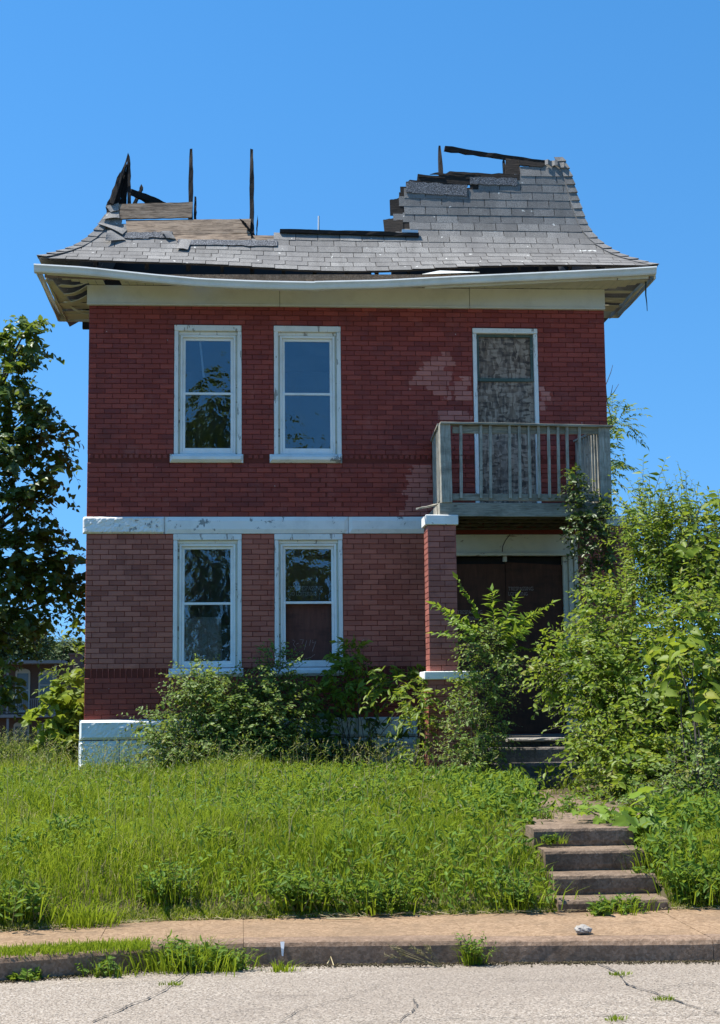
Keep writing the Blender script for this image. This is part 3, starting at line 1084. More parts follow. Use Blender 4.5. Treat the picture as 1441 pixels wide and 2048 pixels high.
def sash_window(x0, x1, z0, z1, label, sill_mat='stone_white', seed=0, top=0.10, zmeet=None, no_low=False):
    x0 += 0.003; x1 -= 0.003; z1 -= 0.003
    g = MB()
    g.box(x0, x0 + 0.055, -0.012, 0.11, z0 + .002, z1 - 0.08, j=.002)
    g.box(x1 - 0.055, x1, -0.012, 0.11, z0 + .002, z1 - 0.08, j=.002)
    g.box(x0 - 0.001, x1 + 0.001, -0.02, 0.11, z1 - 0.078, z1, j=.002)
    g.box(x0 + 0.057, x1 - 0.057, 0.03, 0.11, z1 - 0.078 - 0.045, z1 - 0.080)
    o = g.obj('window', MT['wood_white'], house, 0.005)
    tag(o, label)
    # dark tracks and vinyl frame
    a, b, c, d = x0 + 0.078, x1 - 0.078, z0 + 0.006, z1 - 0.125
    g = MB()
    g.box(x0 + 0.056, a - .001, 0.045, 0.11, z0 + .004, d)
    g.box(b + .001, x1 - 0.056, 0.045, 0.11, z0 + .004, d)
    g.obj('jamb', MT['wood_cream'], o)
    g = MB()
    frame_boxes(g, a, b, c, d, 0.035, 0.12, 0.030, 0.030, 0.035)
    g.obj('frame', MT['vinyl_white'], o, 0.004)
    a, b, c, d = a + 0.031, b - 0.031, c + 0.036, d - 0.031
    zm = (c + d) / 2 if zmeet is None else zmeet
    g = MB()
    frame_boxes(g, a, b, zm - 0.012, d, 0.075, 0.105, 0.036, 0.036, 0.032)
    g.obj('upper_sash', MT['vinyl_white'], o, 0.003)
    g = MB()
    frame_boxes(g, a, b, c, zm + 0.018, 0.048, 0.073, 0.036, 0.032, 0.050)
    g.obj('lower_sash', MT['vinyl_white'], o, 0.003)
    for k_, (za, zb, yy) in enumerate(((zm + 0.022, d - 0.032, 0.088), (c + 0.047, zm - 0.014, 0.058))):
        if k_ and no_low: continue      # the lower light of the boarded window has lost its glass
        g = MB()
        g.box(a + 0.031, b - 0.031, yy, yy + 0.004, za, zb)
        g.obj('pane', MT['glass'], o)
    g = MB()
    sx0, sx1 = SILLS[0] if x0 < 2.1 else SILLS[1]
    rock_block(g, sx0, sx1, z0 - 0.114, z0 - 0.002, -0.075, 0.0035, 0.03, y1=0.02, seed=seed)
    g.box(x0, x1, 0.0, 0.12, z0 - 0.02, z0 - 0.003)
    g.obj('sill', MT[sill_mat], o)
    return o, (a + 0.03, b - 0.03, c + 0.045, d - 0.03, zm)


wA, iA = sash_window(*XA, *W12, 'upper window reflecting sky and a tree, beside the left corner', seed=71, zmeet=float(at(415, 786, 0)[2]))
wB, iB = sash_window(*XB, *W12, 'upper window reflecting plain blue sky, nearer the balcony', seed=72, zmeet=float(at(615, 787, 0)[2]))
wC, iC = sash_window(*XA, *W34, 'lower window with a torn sheet behind its glass', seed=73, zmeet=float(at(415, 1207, 0)[2]))
wD, iD = sash_window(*XB, *W34, 'lower window boarded inside with stencilled warning', seed=74, no_low=True, zmeet=float(at(615, 1205, 0)[2]))

# torn sheet behind the lower-left window
p0, p1 = at(369, 1326, 0.07), at(445, 1234, 0.07)
g = MB()
nx, nz = 10, 12
vs = []
for j in range(nz + 1):
    for i in range(nx + 1):
        u, v = i / nx, j / nz
        vs.append((p0[0] + (p1[0] - p0[0]) * u * (1 - 0.04 * v), 0.072 + 0.004 * math.sin(u * 9 + v * 5) + 0.006 * (1 - v) * u, p0[2] + (p1[2] - p0[2]) * v * (1 - 0.05 * (1 - u) * (u < .3))))
fs = [(j * (nx + 1) + i, j * (nx + 1) + i + 1, (j + 1) * (nx + 1) + i + 1, (j + 1) * (nx + 1) + i) for j in range(nz) for i in range(nx)]
g.add(vs, fs)
o = g.obj('torn_sheet', MT['torn_sheet'], wC, smooth=True)
md = o.modifiers.new('thick', 'SOLIDIFY'); md.thickness = 0.003
g = MB()
g.beam(at(400, 676, 0.16), at(408, 755, 0.16), 0.025, 0.02, (0, 1, 0))
g.obj('curtain_rod', MT['pipe_white'], wA)
# board inside the lower-right window
g = MB()
g.box(XB[0] + 0.06, XB[1] - 0.06, 0.135, 0.15, W34[0] + 0.02, W34[1] - 0.05)
g.obj('board', MT['plywood_red'], wD)


def text_mesh(name, body, x, y, z, size, mat, parent, gaps=True, shear=0.0, spacing=1.0):
    cu = bpy.data.curves.new(name, 'FONT')
    cu.body = body
    cu.size = size
    cu.space_character = spacing
    cu.shear = shear
    cu.extrude = 0.0004
    tmp = bpy.data.objects.new('tmp', cu)
    col.objects.link(tmp)
    bpy.context.view_layer.update()
    me = bpy.data.meshes.new_from_object(tmp.evaluated_get(bpy.context.evaluated_depsgraph_get()))
    bpy.data.objects.remove(tmp, do_unlink=True)
    me.transform(Matrix.Translation((x, y, z)) @ Matrix.Rotation(R(90), 4, 'X'))
    if gaps:        # stencil bridges: cut each glyph row with a thin horizontal slot
        bm = bmesh.new(); bm.from_mesh(me)
        for zz in (z + size * 0.33, z + size * 0.37):
            bmesh.ops.bisect_plane(bm, geom=bm.verts[:] + bm.edges[:] + bm.faces[:], plane_co=(0, 0, zz), plane_no=(0, 0, 1))
        kill = [f for f in bm.faces if z + size * 0.33 < f.calc_center_median().z < z + size * 0.37]
        bmesh.ops.delete(bm, geom=kill, context='FACES')
        bm.to_mesh(me); bm.free()
    me.name = name
    me.materials.clear()
    return link(name, me, mat, parent)


def text_px(name, body, pxl, pyb, wpx, Y, mat, parent, **kw):
    """text whose baseline starts at a photo pixel on plane Y, fitted to a width in photo pixels"""
    a, b = at(pxl, pyb, Y), at(pxl + wpx, pyb, Y)
    o = text_mesh(name, body, 0, 0, 0, 1.0, mat, parent, False)
    xsv = [v.co.x for v in o.data.vertices]
    wid = max(xsv) - min(xsv)
    m = o.data
    h = kw.get('h', 0.05)
    sx = (b[0] - a[0]) / wid
    m.transform(Matrix.Diagonal((sx, 1, h / 0.7, 1)))
    m.transform(Matrix.Translation((a[0], Y, a[2])))
    bm = bmesh.new(); bm.from_mesh(m)
    for k in (0.46, 0.54):
        bmesh.ops.bisect_plane(bm, geom=bm.verts[:] + bm.edges[:] + bm.faces[:], plane_co=(0, 0, a[2] + h * k), plane_no=(0, 0, 1))
    kill = [f for f in bm.faces if a[2] + h * 0.46 < f.calc_center_median().z < a[2] + h * 0.54]
    bmesh.ops.delete(bm, geom=kill, context='FACES')
    bm.to_mesh(m); bm.free()
    return o


text_px('stencil_lettering', 'NO TRESPASSING', 577, 1181, 68, 0.1340, MT['stencil_paint'], wD, h=0.058)
text_px('stencil_lettering', 'NO LOITERING', 577, 1191.5, 56, 0.1340, MT['stencil_paint'], wD, h=0.052)


def strokes(name, lines, Y, mat, parent, r=0.003):
    g = MB()
    for ln in lines:
        g.tube([at(x, y, Y) for x, y in ln], r, r, 4)
    return g.obj(name, mat, parent)


Z6 = lambda pts: [(540 + x / 6.83, 1060 + y / 6.83) for x, y in pts]
strokes('chalk_writing', [Z6([(310, 1500), (345, 1520), (320, 1560), (350, 1600), (330, 1650)]), Z6([(360, 1560), (395, 1545)]),
                          Z6([(410, 1500), (460, 1497), (440, 1560)]), Z6([(505, 1510), (470, 1640)]), Z6([(560, 1500), (540, 1580)]), Z6([(585, 1505), (580, 1540), (620, 1530)]), Z6([(630, 1520), (580, 1660)]),
                          Z6([(480, 1765), (560, 1740), (615, 1700)])], 0.1335, MT['chalk'], wD, 0.0022)

# --- upper door onto the balcony
x0, x1, z0, z1 = DOOR2
g = MB()
g.box(x0 + .003, x0 + 0.055, -0.015, 0.10, z0, z1 - 0.075, j=.002)
g.box(x1 - 0.055, x1 - .003, -0.015, 0.10, z0, z1 - 0.075, j=.002)
g.box(x0 + .002, x1 - .002, -0.025, 0.10, z1 - 0.072, z1 - .003, j=.002)
door2 = g.obj('balcony_door', MT['wood_white'], house, 0.004)
tag(door2, 'tall door opening on the balcony, boarded with weathered strand board')
zt = float(at(1010, 762, 0)[2])
g = MB()
frame_boxes(g, x0 + 0.058, x1 - 0.058, zt, z1 - 0.076, 0.03, 0.08, 0.035, 0.035, 0.045)
g.obj('transom_frame', MT['frame_green'], door2, 0.003)
g = MB(); g.box(x0 + 0.058, x1 - 0.058, 0.055, 0.07, z0 + 0.02, zt - 0.002)
g.obj('board', MT['strand_board'], door2)
g = MB(); g.box(x0 + 0.094, x1 - 0.094, 0.062, 0.074, zt + 0.046, z1 - 0.113)
g.obj('board', MT['strand_board'], door2)
g = MB(); g.box(x0 - 0.05, x1 + 0.06, -0.06, 0.12, z0 - 0.02, z0 + 0.018)
g.obj('threshold', MT['wood_white'], door2, 0.004)

# --- porch: boarded doors
x0, x1, z0, z1 = PORCH
zh = float(at(1030, 1105, 0.02)[2])
g = MB()
g.box(x0 + .003, x1 - .003, 0.012, 0.09, zh, z1 - .003)
g.box(x0 + .003, x1 + 0.02, -0.02, 0.075, zh - 0.045, zh - 0.001)
hd = g.obj('door_header', MT['wood_cream'], house, 0.004)
g = MB()
crk = [at(1022, 1067, 0.010), at(1012, 1080, 0.010), at(1006, 1092, 0.010), at(1005, 1104, 0.010)]
g.tube(crk, 0.004, 0.006, 4)
g.obj('split', MT['plaster_dark'], hd)
xl0, xl1 = x0 + .01, float(at(1013, 1250, .1)[0])
xr0, xr1 = float(at(1014, 1250, .1)[0]), float(at(1128, 1250, .1)[0])
zb = z0 + 0.004
for nm, a, b, ztop, lab, tilt in (('entrance_door', xl0, xl1, float(at(960, 1128, .1)[2]), 'boarded porch door half hidden by the brick pier', 0.0),
                            ('entrance_door', xr0, xr1, float(at(1070, 1127, .1)[2]), 'boarded porch door with faded stencil', 0.02)):
    g = MB()
    g.add([(a, 0.11, zb), (b, 0.11, zb), (b, 0.11, ztop - tilt), (a, 0.11, ztop + tilt), (a, 0.13, zb), (b, 0.13, zb), (b, 0.13, ztop - tilt), (a, 0.13, ztop + tilt)],
          [(0, 1, 2, 3), (7, 6, 5, 4), (0, 4, 5, 1), (1, 5, 6, 2), (2, 6, 7, 3), (3, 7, 4, 0)])
    dr = g.obj(nm, MT['plywood_brown'], house)
    tag(dr, lab)
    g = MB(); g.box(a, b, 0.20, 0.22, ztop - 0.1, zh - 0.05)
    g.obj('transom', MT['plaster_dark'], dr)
    if lab.endswith('stencil'):
        text_px('stencil_lettering', 'TRESPASSING', 1017, 1181, 50, 0.1085, MT['stencil_faded'], dr, h=0.050)
        text_px('stencil_lettering', 'LOITERING', 1017, 1191, 38, 0.1085, MT['stencil_faded'], dr, h=0.046)
    else:
        text_px('stencil_lettering', 'TRESPASSING', 915, 1228, 50, 0.1085, MT['stencil_faded'], dr, h=0.050)
        text_px('stencil_lettering', 'LOITERING', 915, 1240, 42, 0.1085, MT['stencil_faded'], dr, h=0.046)
g = MB()
g.box(xl1 - .03, xr0 + .012, 0.035, 0.105, float(at(1013, 1124, .1)[2]), zh - 0.048)
g.obj('door_post', MT['wood_cream'], house, 0.004)
g = MB()
for a, b, y in ((xr1 + .004, xr1 + 0.07, .06), (xr1 + .075, xr1 + 0.14, .03), (xr1 + 0.145, x1 - .004, 0.005)):
    g.box(a, b, y, y + 0.12, zb, zh - 0.048)
g.obj('door_frame', MT['wood_cream'], house, 0.006)

# --- porch piers
PD = -1.5


def brick_pier(x0, x1, y0, y1, z0, z1, nm='porch_pier', lab=None):
    g = MB()
    g.box(x0 + 0.006, x1 - 0.006, y0 + 0.006, y1 - .006, z0, z1)
    core = g.obj(nm, MT['mortar'], house)
    if lab: tag(core, lab)
    j = MB()
    n = round((z1 - z0) / BH)
    h = (z1 - z0) / n
    for k in range(n):
        za, zb_ = z0 + k * h + .003, z0 + (k + 1) * h - .003
        for side in range(4):
            L = (x1 - x0) if side % 2 == 0 else (y1 - y0)
            cut = [0, 0.205, L] if (k + side) % 2 else [0, L - 0.205, L]
            if L > 0.5: cut = [0, 0.105 if k % 2 else .205, 0.31 if k % 2 else .41, L]
            cut = sorted({min(max(c, 0), L) for c in cut})
            for a, b in zip(cut[:-1], cut[1:]):
                if b - a < 0.02: continue
                m = MB()
                brick_geo(m, a + .003 * (a > 0), b - .003 * (b < L), za, zb_, 0, 0.02, float(np.clip(rng.normal(.6, .25), 0, 1)))
                V_ = np.array(m.v)
                if side == 0: W_ = np.stack([x0 + V_[:, 0], y0 + V_[:, 1], V_[:, 2]], -1)
                elif side == 1: W_ = np.stack([x1 - V_[:, 1], y0 + V_[:, 0], V_[:, 2]], -1)
                elif side == 2: W_ = np.stack([x1 - V_[:, 0], y1 - V_[:, 1], V_[:, 2]], -1)
                else: W_ = np.stack([x0 + V_[:, 1], y1 - V_[:, 0], V_[:, 2]], -1)
                j.add(W_, m.f, m.t[0])
    b = j.obj('brickwork', MT['brick_pier'], core)
    b['kind'] = 'stuff'
    return core


n = NT('pier_brick')
t = n.attr()
k = n.noise(6, 5, 0.65)
c = n.mix(t, (0.27, 0.088, 0.066), (0.42, 0.145, 0.108))
c = n.mix(n.ramp(k, [(0.5, 0.0), (0.75, 0.7)]), c, (0.13, 0.045, 0.042))
c = n.mix(n.ramp(n.noise(16, 4, .7), [(0.64, 0.0), (0.66, 0.8)]), c, (0.42, 0.17, 0.12))
n.bump(k, 0.5, 0.006)
MT['brick_pier'] = n.fin(c, 0.6, 0.3)

pl = brick_pier(4.288, 4.640, PD, PD + 0.36, 1.966, 3.750, lab='brick pier holding the left end of the balcony')
g = MB(); g.box(4.262, 4.668, PD - 0.03, PD + 0.39, 3.752, 3.874, j=.003); g.obj('cap', MT['stone_white'], pl, 0.008)
pw = brick_pier(4.262, 4.86, PD - .02, PD + 0.40, 0.45, 1.866, 'pedestal', 'brick pedestal under the left pier beside the steps')
g = MB(); g.box(4.215, 4.90, PD - 0.06, PD + 0.44, 1.868, 1.964, j=.003); g.obj('cap', MT['stone_white'], pw, 0.008)
pr = brick_pier(6.545, 6.86, PD, PD + 0.36, 0.45, 3.730, lab='brick pier at the right end of the balcony, mostly behind the bush')
g = MB(); g.box(6.51, 6.92, PD - 0.03, PD + 0.39, 3.732, 3.860, j=.003); g.obj('cap', MT['stone_base'], pr, 0.008)
# porch floor and upper flight of steps
g = MB()
g.box(4.9, 6.54, PD - 0.02, -0.02, 1.02, 1.17)
g.box(4.66, 4.9, PD + .42, -0.02, 1.02, 1.165)
g.obj('porch_floor', MT['steps_dark'], house, 0.01)
es = empty('entrance_steps', (5.3, -2.1, 0.6))
tag(es, 'dark concrete steps rising to the boarded porch doors', 'steps')
ex0, ex1 = float(at(960, 1527, -2.2)[0]), 5.95
for i, (py, Y) in enumerate(((1583, -2.72), (1555, -2.42), (1527, -2.12), (1495, -1.82))):
    z = float(at(1040, py, Y)[2]) + (0.0 if i else 0.0)
    g = MB()
    if i == 0: continue
    rough_block(g, ex0 + 0.02 * i, ex1, Y, Y + 0.33, 0.42, z, 0.0035, res=.06, nose=0.018)
    g.obj('step', MT['steps_dark'], es)
g = MB()
rough_block(g, float(at(1015, 1475, -1.72)[0]), 5.9, -1.75, -1.0, float(at(1040, 1483, -1.75)[2]), float(at(1040, 1476, -1.75)[2]), 0.006, nose=0.015)
tag(g.obj('marble_slab', MT['slate_stone']), 'pale stone slab lying at the top of the porch steps', 'slab')

# --- balcony
BZ0, BZ1 = float(at(1050, 1032, PD)[2]), float(at(1050, 1005, PD)[2])
bxl, bxr = float(at(880, 1015, PD)[0]), float(at(1224, 1015, PD)[0])
g = MB()
for k in range(9):
    y = PD + 0.05 + k * 0.16
    g.box(bxl + 0.03, bxr - 0.03, y, y + 0.152, BZ1 - 0.03 + .001 * (k % 2), BZ1 + .001 * (k % 2))
balc = g.obj('balcony', MT['deck_wood_h'], house)
tag(balc, 'weathered grey timber balcony over the porch with uneven balusters')
g = MB(); g.beam((bxl, PD + 0.02, (BZ0 + BZ1) / 2), (bxr, PD + 0.02, (BZ0 + BZ1) / 2 - .012), 0.04, BZ1 - BZ0, n=8, jag=0.002)
g.obj('fascia', MT['deck_wood_h'], balc, 0.003)
for xx in (bxl + 0.02, bxr - 0.02):
    g = MB(); g.beam((xx, PD + 0.045, (BZ0 + BZ1) / 2), (xx, -0.01, (BZ0 + BZ1) / 2), 0.04, BZ1 - BZ0)
    g.obj('fascia', MT['deck_wood'], balc, 0.003)
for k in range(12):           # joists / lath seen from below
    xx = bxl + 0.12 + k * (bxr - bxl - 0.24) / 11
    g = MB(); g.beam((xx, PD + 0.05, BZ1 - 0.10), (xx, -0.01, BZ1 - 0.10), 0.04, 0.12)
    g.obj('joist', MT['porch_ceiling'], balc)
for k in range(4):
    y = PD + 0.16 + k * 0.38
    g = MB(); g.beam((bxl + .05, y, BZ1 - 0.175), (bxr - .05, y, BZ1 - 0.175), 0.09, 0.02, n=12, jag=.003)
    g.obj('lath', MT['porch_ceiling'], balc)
RT0, RT1 = at(884, 844, PD - 0.02), at(1223, 851, PD - 0.02)
zrt = lambda x: float(np.interp(x, [RT0[0], RT1[0]], [RT0[2], RT1[2]]))
XL, XR = float(at(893, 920, PD)[0]), float(at(1209, 920, PD)[0])


def post(x, y, w, h0, h1, lean=0.0):
    g = MB(); g.beam((x, y, h0), (x + lean, y, h1), w, w, up=(0, 1, 0), n=6, jag=0.002)
    return g.obj('post', MT['deck_wood'], balc, 0.004)


post(XL, PD + 0.05, 0.135, BZ1 - .002, zrt(XL) - 0.02, -0.01)
post(XR + 0.01, PD + 0.06, 0.14, BZ0 + 0.02, zrt(XR) - 0.02, 0.0)
post(4.60, -0.06, 0.09, BZ1, float(at(867, 880, 0)[2]) - 0.02)
post(XR + 0.02, -0.06, 0.09, BZ1, float(at(867, 880, 0)[2]) - 0.03)
g = MB(); g.beam((RT0[0] - .02, PD + 0.03, RT0[2] - .012), (RT1[0] + .02, PD + 0.03, RT1[2] - .012), 0.15, 0.028, n=8, jag=.003)
g.obj('top_rail', MT['deck_wood_h'], balc, 0.003)
for xx, zz, xe in ((XL - 0.03, zrt(XL), 4.60), (XR + 0.02, zrt(XR), XR + .02)):
    g = MB(); g.beam((xx, PD + 0.10, zz - .014), (xe, -0.01, float(at(867, 880, 0)[2]) - .012), 0.13, 0.028, n=6, jag=.003)
    g.obj('top_rail', MT['deck_wood'], balc, 0.003)
    g = MB(); g.beam((xx, PD + 0.10, zz - .09), (xe, -0.01, float(at(867, 880, 0)[2]) - .09), 0.035, 0.085, n=4, jag=.002)
    g.obj('upper_rail', MT['deck_wood'], balc, 0.003)
    g = MB(); g.beam((xx, PD + 0.10, BZ1 + .10), (xe, -0.01, BZ1 + .11), 0.035, 0.08, n=4, jag=.002)
    g.obj('lower_rail', MT['deck_wood'], balc, 0.003)
for nm, ya, yb, hh in (('upper_rail', 858, 860, 0.085), ('lower_rail', 992, 994, 0.085)):
    p, q = at(905, ya + 2, PD + .04), at(1198, yb + 2, PD + .04)
    g = MB(); g.beam(p, q, 0.035, hh, n=8, jag=.002)
    g.obj(nm, MT['deck_wood_h'], balc, 0.003)
for xt, xb in ((922, 923), (962, 963), (981, 982), (1019, 1021), (1039, 1041), (1058, 1061), (1077, 1079), (1097, 1100), (1116, 1119), (1134, 1137), (1159, 1161)):
    p, q = at(xb, 997, PD + 0.002), at(xt, 851, PD + 0.002)
    g = MB(); g.beam(p, q, 0.034, 0.034, up=(0, 1, 0), n=6, jag=.0015)
    g.obj('baluster', MT['deck_wood'], balc, 0.003)
for xx, xe in ((XL - 0.03 - 0.036, 4.60 - .036), (XR + 0.02 - 0.036, XR + .02 - .036)):
    for k in range(8):
        y = PD + 0.22 + k * 0.15
        zt_ = np.interp(y, [PD, 0], [zrt(XL), float(at(867, 880, 0)[2])]) - 0.035
        g = MB(); xq = xx + (xe - xx) * (y - PD) / 1.5
        g.beam((xq, y, BZ1 + .05), (xq, y + rng.uniform(-.01, .01), zt_), 0.034, 0.034, up=(0, 1, 0), n=4, jag=.0015)
        g.obj('baluster', MT['deck_wood'], balc, 0.003)
g = MB(); g.beam(at(835, 1018, PD - .02), at(878, 1008, PD + .3), 0.05, 0.02, n=6, jag=.006)
tag(g.obj('loose_board', MT['deck_wood_h'], balc, .002), 'splintered board end sticking out at the left of the balcony')


# ================================================================== roof
PY = np.array([-0.60, -0.52, -0.35, -0.19, -0.02, 0.11, 0.19, 0.245, 0.30, 0.34, 0.385, 0.43])
PZ = np.array([7.335, 7.380, 7.485, 7.600, 7.775, 7.970, 8.18, 8.43, 8.69, 8.92, 9.05, 9.20])
_fy = np.interp(np.linspace(0, 11, 400), np.arange(12), PY)
_fz = np.interp(np.linspace(0, 11, 400), np.arange(12), PZ)
_s = np.concatenate([[0], np.cumsum(np.hypot(np.diff(_fy), np.diff(_fz)))])
STOT = float(_s[-1])
# smooth the bell-cast curve
kk = np.hanning(41); kk /= kk.sum()
def _sm(a):
    p = np.concatenate([2 * a[0] - a[20:0:-1], a, 2 * a[-1] - a[-2:-22:-1]])
    return np.convolve(p, kk, 'valid')
_us = np.linspace(0, STOT, 400)
_fy, _fz = _sm(np.interp(_us, _s, _fy)), _sm(np.interp(_us, _s, _fz))
_s = np.concatenate([[0], np.cumsum(np.hypot(np.diff(_fy), np.diff(_fz)))])
STOT = float(_s[-1])


def sag(x, s):
    return -0.135 * math.exp(-((x - 3.3) / 1.7) ** 2) * max(0.0, 1 - s / 0.8) ** 1.3 - 0.03 * math.exp(-((x - 0.6) / 1.0) ** 2) * max(0.0, 1 - s / 0.5)


def rp(s, x=3.5, off=0.0):
    """point on the front slope at arc length s, pushed outwards by off"""
    y, z = np.interp(s, _s, _fy), np.interp(s, _s, _fz)
    e = 0.02
    ty, tz = np.interp(s + e, _s, _fy) - np.interp(s - e, _s, _fy), np.interp(s + e, _s, _fz) - np.interp(s - e, _s, _fz)
    if s < 0:
        ty, tz = _fy[5] - _fy[0], _fz[5] - _fz[0]
        L = math.hypot(ty, tz); y, z = y + s * ty / L, z + s * tz / L
    if s > STOT:
        ty, tz = _fy[-1] - _fy[-6], _fz[-1] - _fz[-6]
        L = math.hypot(ty, tz); y, z = y + (s - STOT) * ty / L, z + (s - STOT) * tz / L
    if 0 <= s <= STOT:
        tz = tz + sag(x, s + e) - sag(x, s - e)
    L = math.hypot(ty, tz)
    ty, tz = ty / L, tz / L
    ny, nz = -tz, ty
    return np.array([x, y + ny * off, z + nz * off + sag(x, s)]), np.array([0, ty, tz]), np.array([0, ny, nz])


def s_at(px, py):
    """arc length and x where the sight line through a photo pixel meets the front slope"""
    best = None
    ss = np.linspace(-0.05, STOT + 0.25, 300)
    prev = None
    for s in ss:
        y = rp(s)[0][1]
        q = at(px, py, y)
        v = q[2] - rp(s, q[0])[0][2]
        if prev is not None and prev >= 0 > v:
            return s, q[0]
        prev = v
    return ss[-1], q[0]


roof_mb = MB()
SH_POLY = [(84, 518), (120, 506), (150, 498), (180, 480), (203, 455), (213, 430), (222, 412), (240, 414), (246, 462), (338, 464), (352, 478), (480, 480), (560, 480), (562, 470), (838, 474), (836, 468), (803, 465),
           (799, 440), (799, 392), (810, 372), (900, 378), (938, 376), (940, 366), (1034, 364), (1038, 330), (1090, 328), (1128, 320), (1142, 350), (1160, 410), (1172, 445), (1202, 480), (1242, 505), (1306, 524),
           (1312, 545), (1000, 570), (852, 575), (848, 552), (770, 549), (600, 541), (430, 533), (250, 527), (84, 524)]


def inside(px, py, poly):
    c = False
    n = len(poly)
    for i in range(n):
        (xa, ya), (xb, yb) = poly[i], poly[(i + 1) % n]
        if (ya > py) != (yb > py) and px < (xb - xa) * (py - ya) / (yb - ya) + xa: c = not c
    return c


def in_sh(s, x):
    p = rp(s, x, 0.01)[0]
    q = topx(p)
    return inside(q[0], q[1], SH_POLY)


# sheathing under the shingles (one sheet of planks) and the side slopes
ds = 0.09
for k in range(int(STOT / ds) + 1):
    s0, s1 = k * ds, min((k + 1) * ds, STOT)
    if s1 - s0 < 0.02: continue
    y = rp((s0 + s1) / 2)[0][1]
    xs_ = np.arange(y, HW - y, 0.08)
    for x in xs_:
        if in_sh((s0 + s1) / 2, x + 0.04):
            x1_ = min(x + 0.08, HW - y)
            a, b, c, d = rp(s0, x, -0.003)[0], rp(s0, x1_, -0.003)[0], rp(s1, x1_, -0.003)[0], rp(s1, x, -0.003)[0]
            nn = rp((s0 + s1) / 2)[2] * -0.02
            vs = [a, b, c, d, a + nn, b + nn, c + nn, d + nn]
            roof_mb.add(vs, [(0, 1, 2, 3), (7, 6, 5, 4), (0, 4, 5, 1), (1, 5, 6, 2), (2, 6, 7, 3), (3, 7, 4, 0)])
roof = roof_mb.obj('roof', MT['charred'], house)
tag(roof, 'burnt grey shingled mansard roof with its middle and top missing')
YB = 2.9
for side, smax in ((0, 1.15), (1, STOT)):
    g = MB()
    N = 26
    vs, fs = [], []
    for i in range(N + 1):
        s = smax * i / N
        p, tt, nn = rp(s, 50)
        w = p[1]
        X = w if side == 0 else HW - w
        nx = nn[1] if side == 0 else -nn[1]
        for y in (w + 0.0, YB):
            vs.append((X, y, p[2]))
            vs.append((X - nx * 0.03, y + (0.03 if y == w else 0), p[2] - nn[2] * 0.03))
    for i in range(N):
        b = i * 4
        fs += [(b, b + 2, b + 6, b + 4), (b + 1, b + 5, b + 7, b + 3), (b + 2, b + 3, b + 7, b + 6), (b, b + 4, b + 5, b + 1)]
    g.add(vs, fs)
    g.obj('side_slope', MT['shingle'], roof)

# shingles
EXP, SWD = 0.127, 0.300
SV = []
for i in range(12):
    b = MB()
    t = float(np.clip(rng.normal(0.5, 0.28), 0, 1))
    w, h = 0.1485, EXP
    cur = rng.uniform(-0.002, 0.001, 3)
    vs = [(-w, -h / 2, 0.0065 + cur[0]), (0, -h / 2, 0.0065 + cur[1] * .5), (w, -h / 2, 0.0065 + cur[2]), (-w, h / 2 + 0.03, 0.002), (0, h / 2 + .03, 0.002), (w, h / 2 + .03, 0.002),
          (-w, -h / 2, 0.0038 + cur[0]), (0, -h / 2, 0.0038 + cur[1] * .5), (w, -h / 2, 0.0038 + cur[2]), (-w, h / 2 + .03, -0.002), (0, h / 2 + .03, -0.002), (w, h / 2 + .03, -0.002)]
    fs = [(0, 1, 4, 3), (1, 2, 5, 4), (7, 6, 9, 10), (8, 7, 10, 11), (0, 6, 7, 1), (1, 7, 8, 2), (2, 8, 11, 5), (0, 3, 9, 6), (3, 4, 10, 9), (4, 5, 11, 10)]
    b.add(vs, fs, t)
    me = b.mesh('shingle'); me.materials.append(MT['shingle'])
    SV.append(me)
sh = []
nrow = int(STOT / EXP) + 1
for k in range(nrow):
    sc = (k + 0.5) * EXP
    if sc > STOT: break
    y = rp(sc)[0][1]
    xl, xr = y + 0.03, HW - y - 0.03
    x = 0.05 - 1.2 + (k % 2) * SWD / 2 + rng.uniform(-.012, .012) + (0.07 if k % 3 == 2 else 0)
    while x < xr:
        a, b = max(x, xl), min(x + SWD, xr)
        if b - a > 0.04 and in_sh(sc, (a + b) / 2) and in_sh(sc, a + 0.05) + in_sh(sc, b - 0.05) >= 1:
            sh.append((a, b, sc))
        x += SWD
full = sorted(range(len(sh)), key=lambda i: -(sh[i][1] - sh[i][0]) - rp(sh[i][2])[2][1] * -0.5)
solo = set(full[:300])
rest = MB()
for i, (a, b, sc) in enumerate(sh):
    xm = (a + b) / 2
    p, tt, nn = rp(sc, xm, 0.0)
    lift = rng.normal(0, 0.006)
    if not in_sh(sc + EXP, xm):
        lift = rng.normal(0, 0.05)
        edge_rot = rng.normal(0, 0.045)
    else:
        edge_rot = 0.0
    slope = (sag(b, sc) - sag(a, sc)) / (b - a)
    Mx = Matrix(((1, 0, 0, p[0]), (0, tt[1], nn[1], p[1]), (slope, tt[2], nn[2], p[2]), (0, 0, 0, 1)))
    Mx = Mx @ Matrix.Rotation(lift * 0.6, 4, 'X') @ Matrix.Rotation(rng.normal(0, 0.005) + edge_rot, 4, 'Z')
    Mx = Mx @ Matrix.Diagonal(((b - a - 0.009) / 0.297, 1, 1, 1))
    me = SV[rng.integers(len(SV))]
    if i in solo:
        o = bpy.data.objects.new('shingle', me)
        col.objects.link(o)
        o.parent = roof
        o.matrix_basis = Mx
    else:
        vs = [Mx @ v.co for v in me.vertices]
        rest.add(vs, [tuple(pl_.vertices) for pl_ in me.polygons], rng.uniform(0.2, 0.8))
if rest.v:
    o = rest.obj('shingle_courses', MT['shingle'], roof)
    o['kind'] = 'stuff'
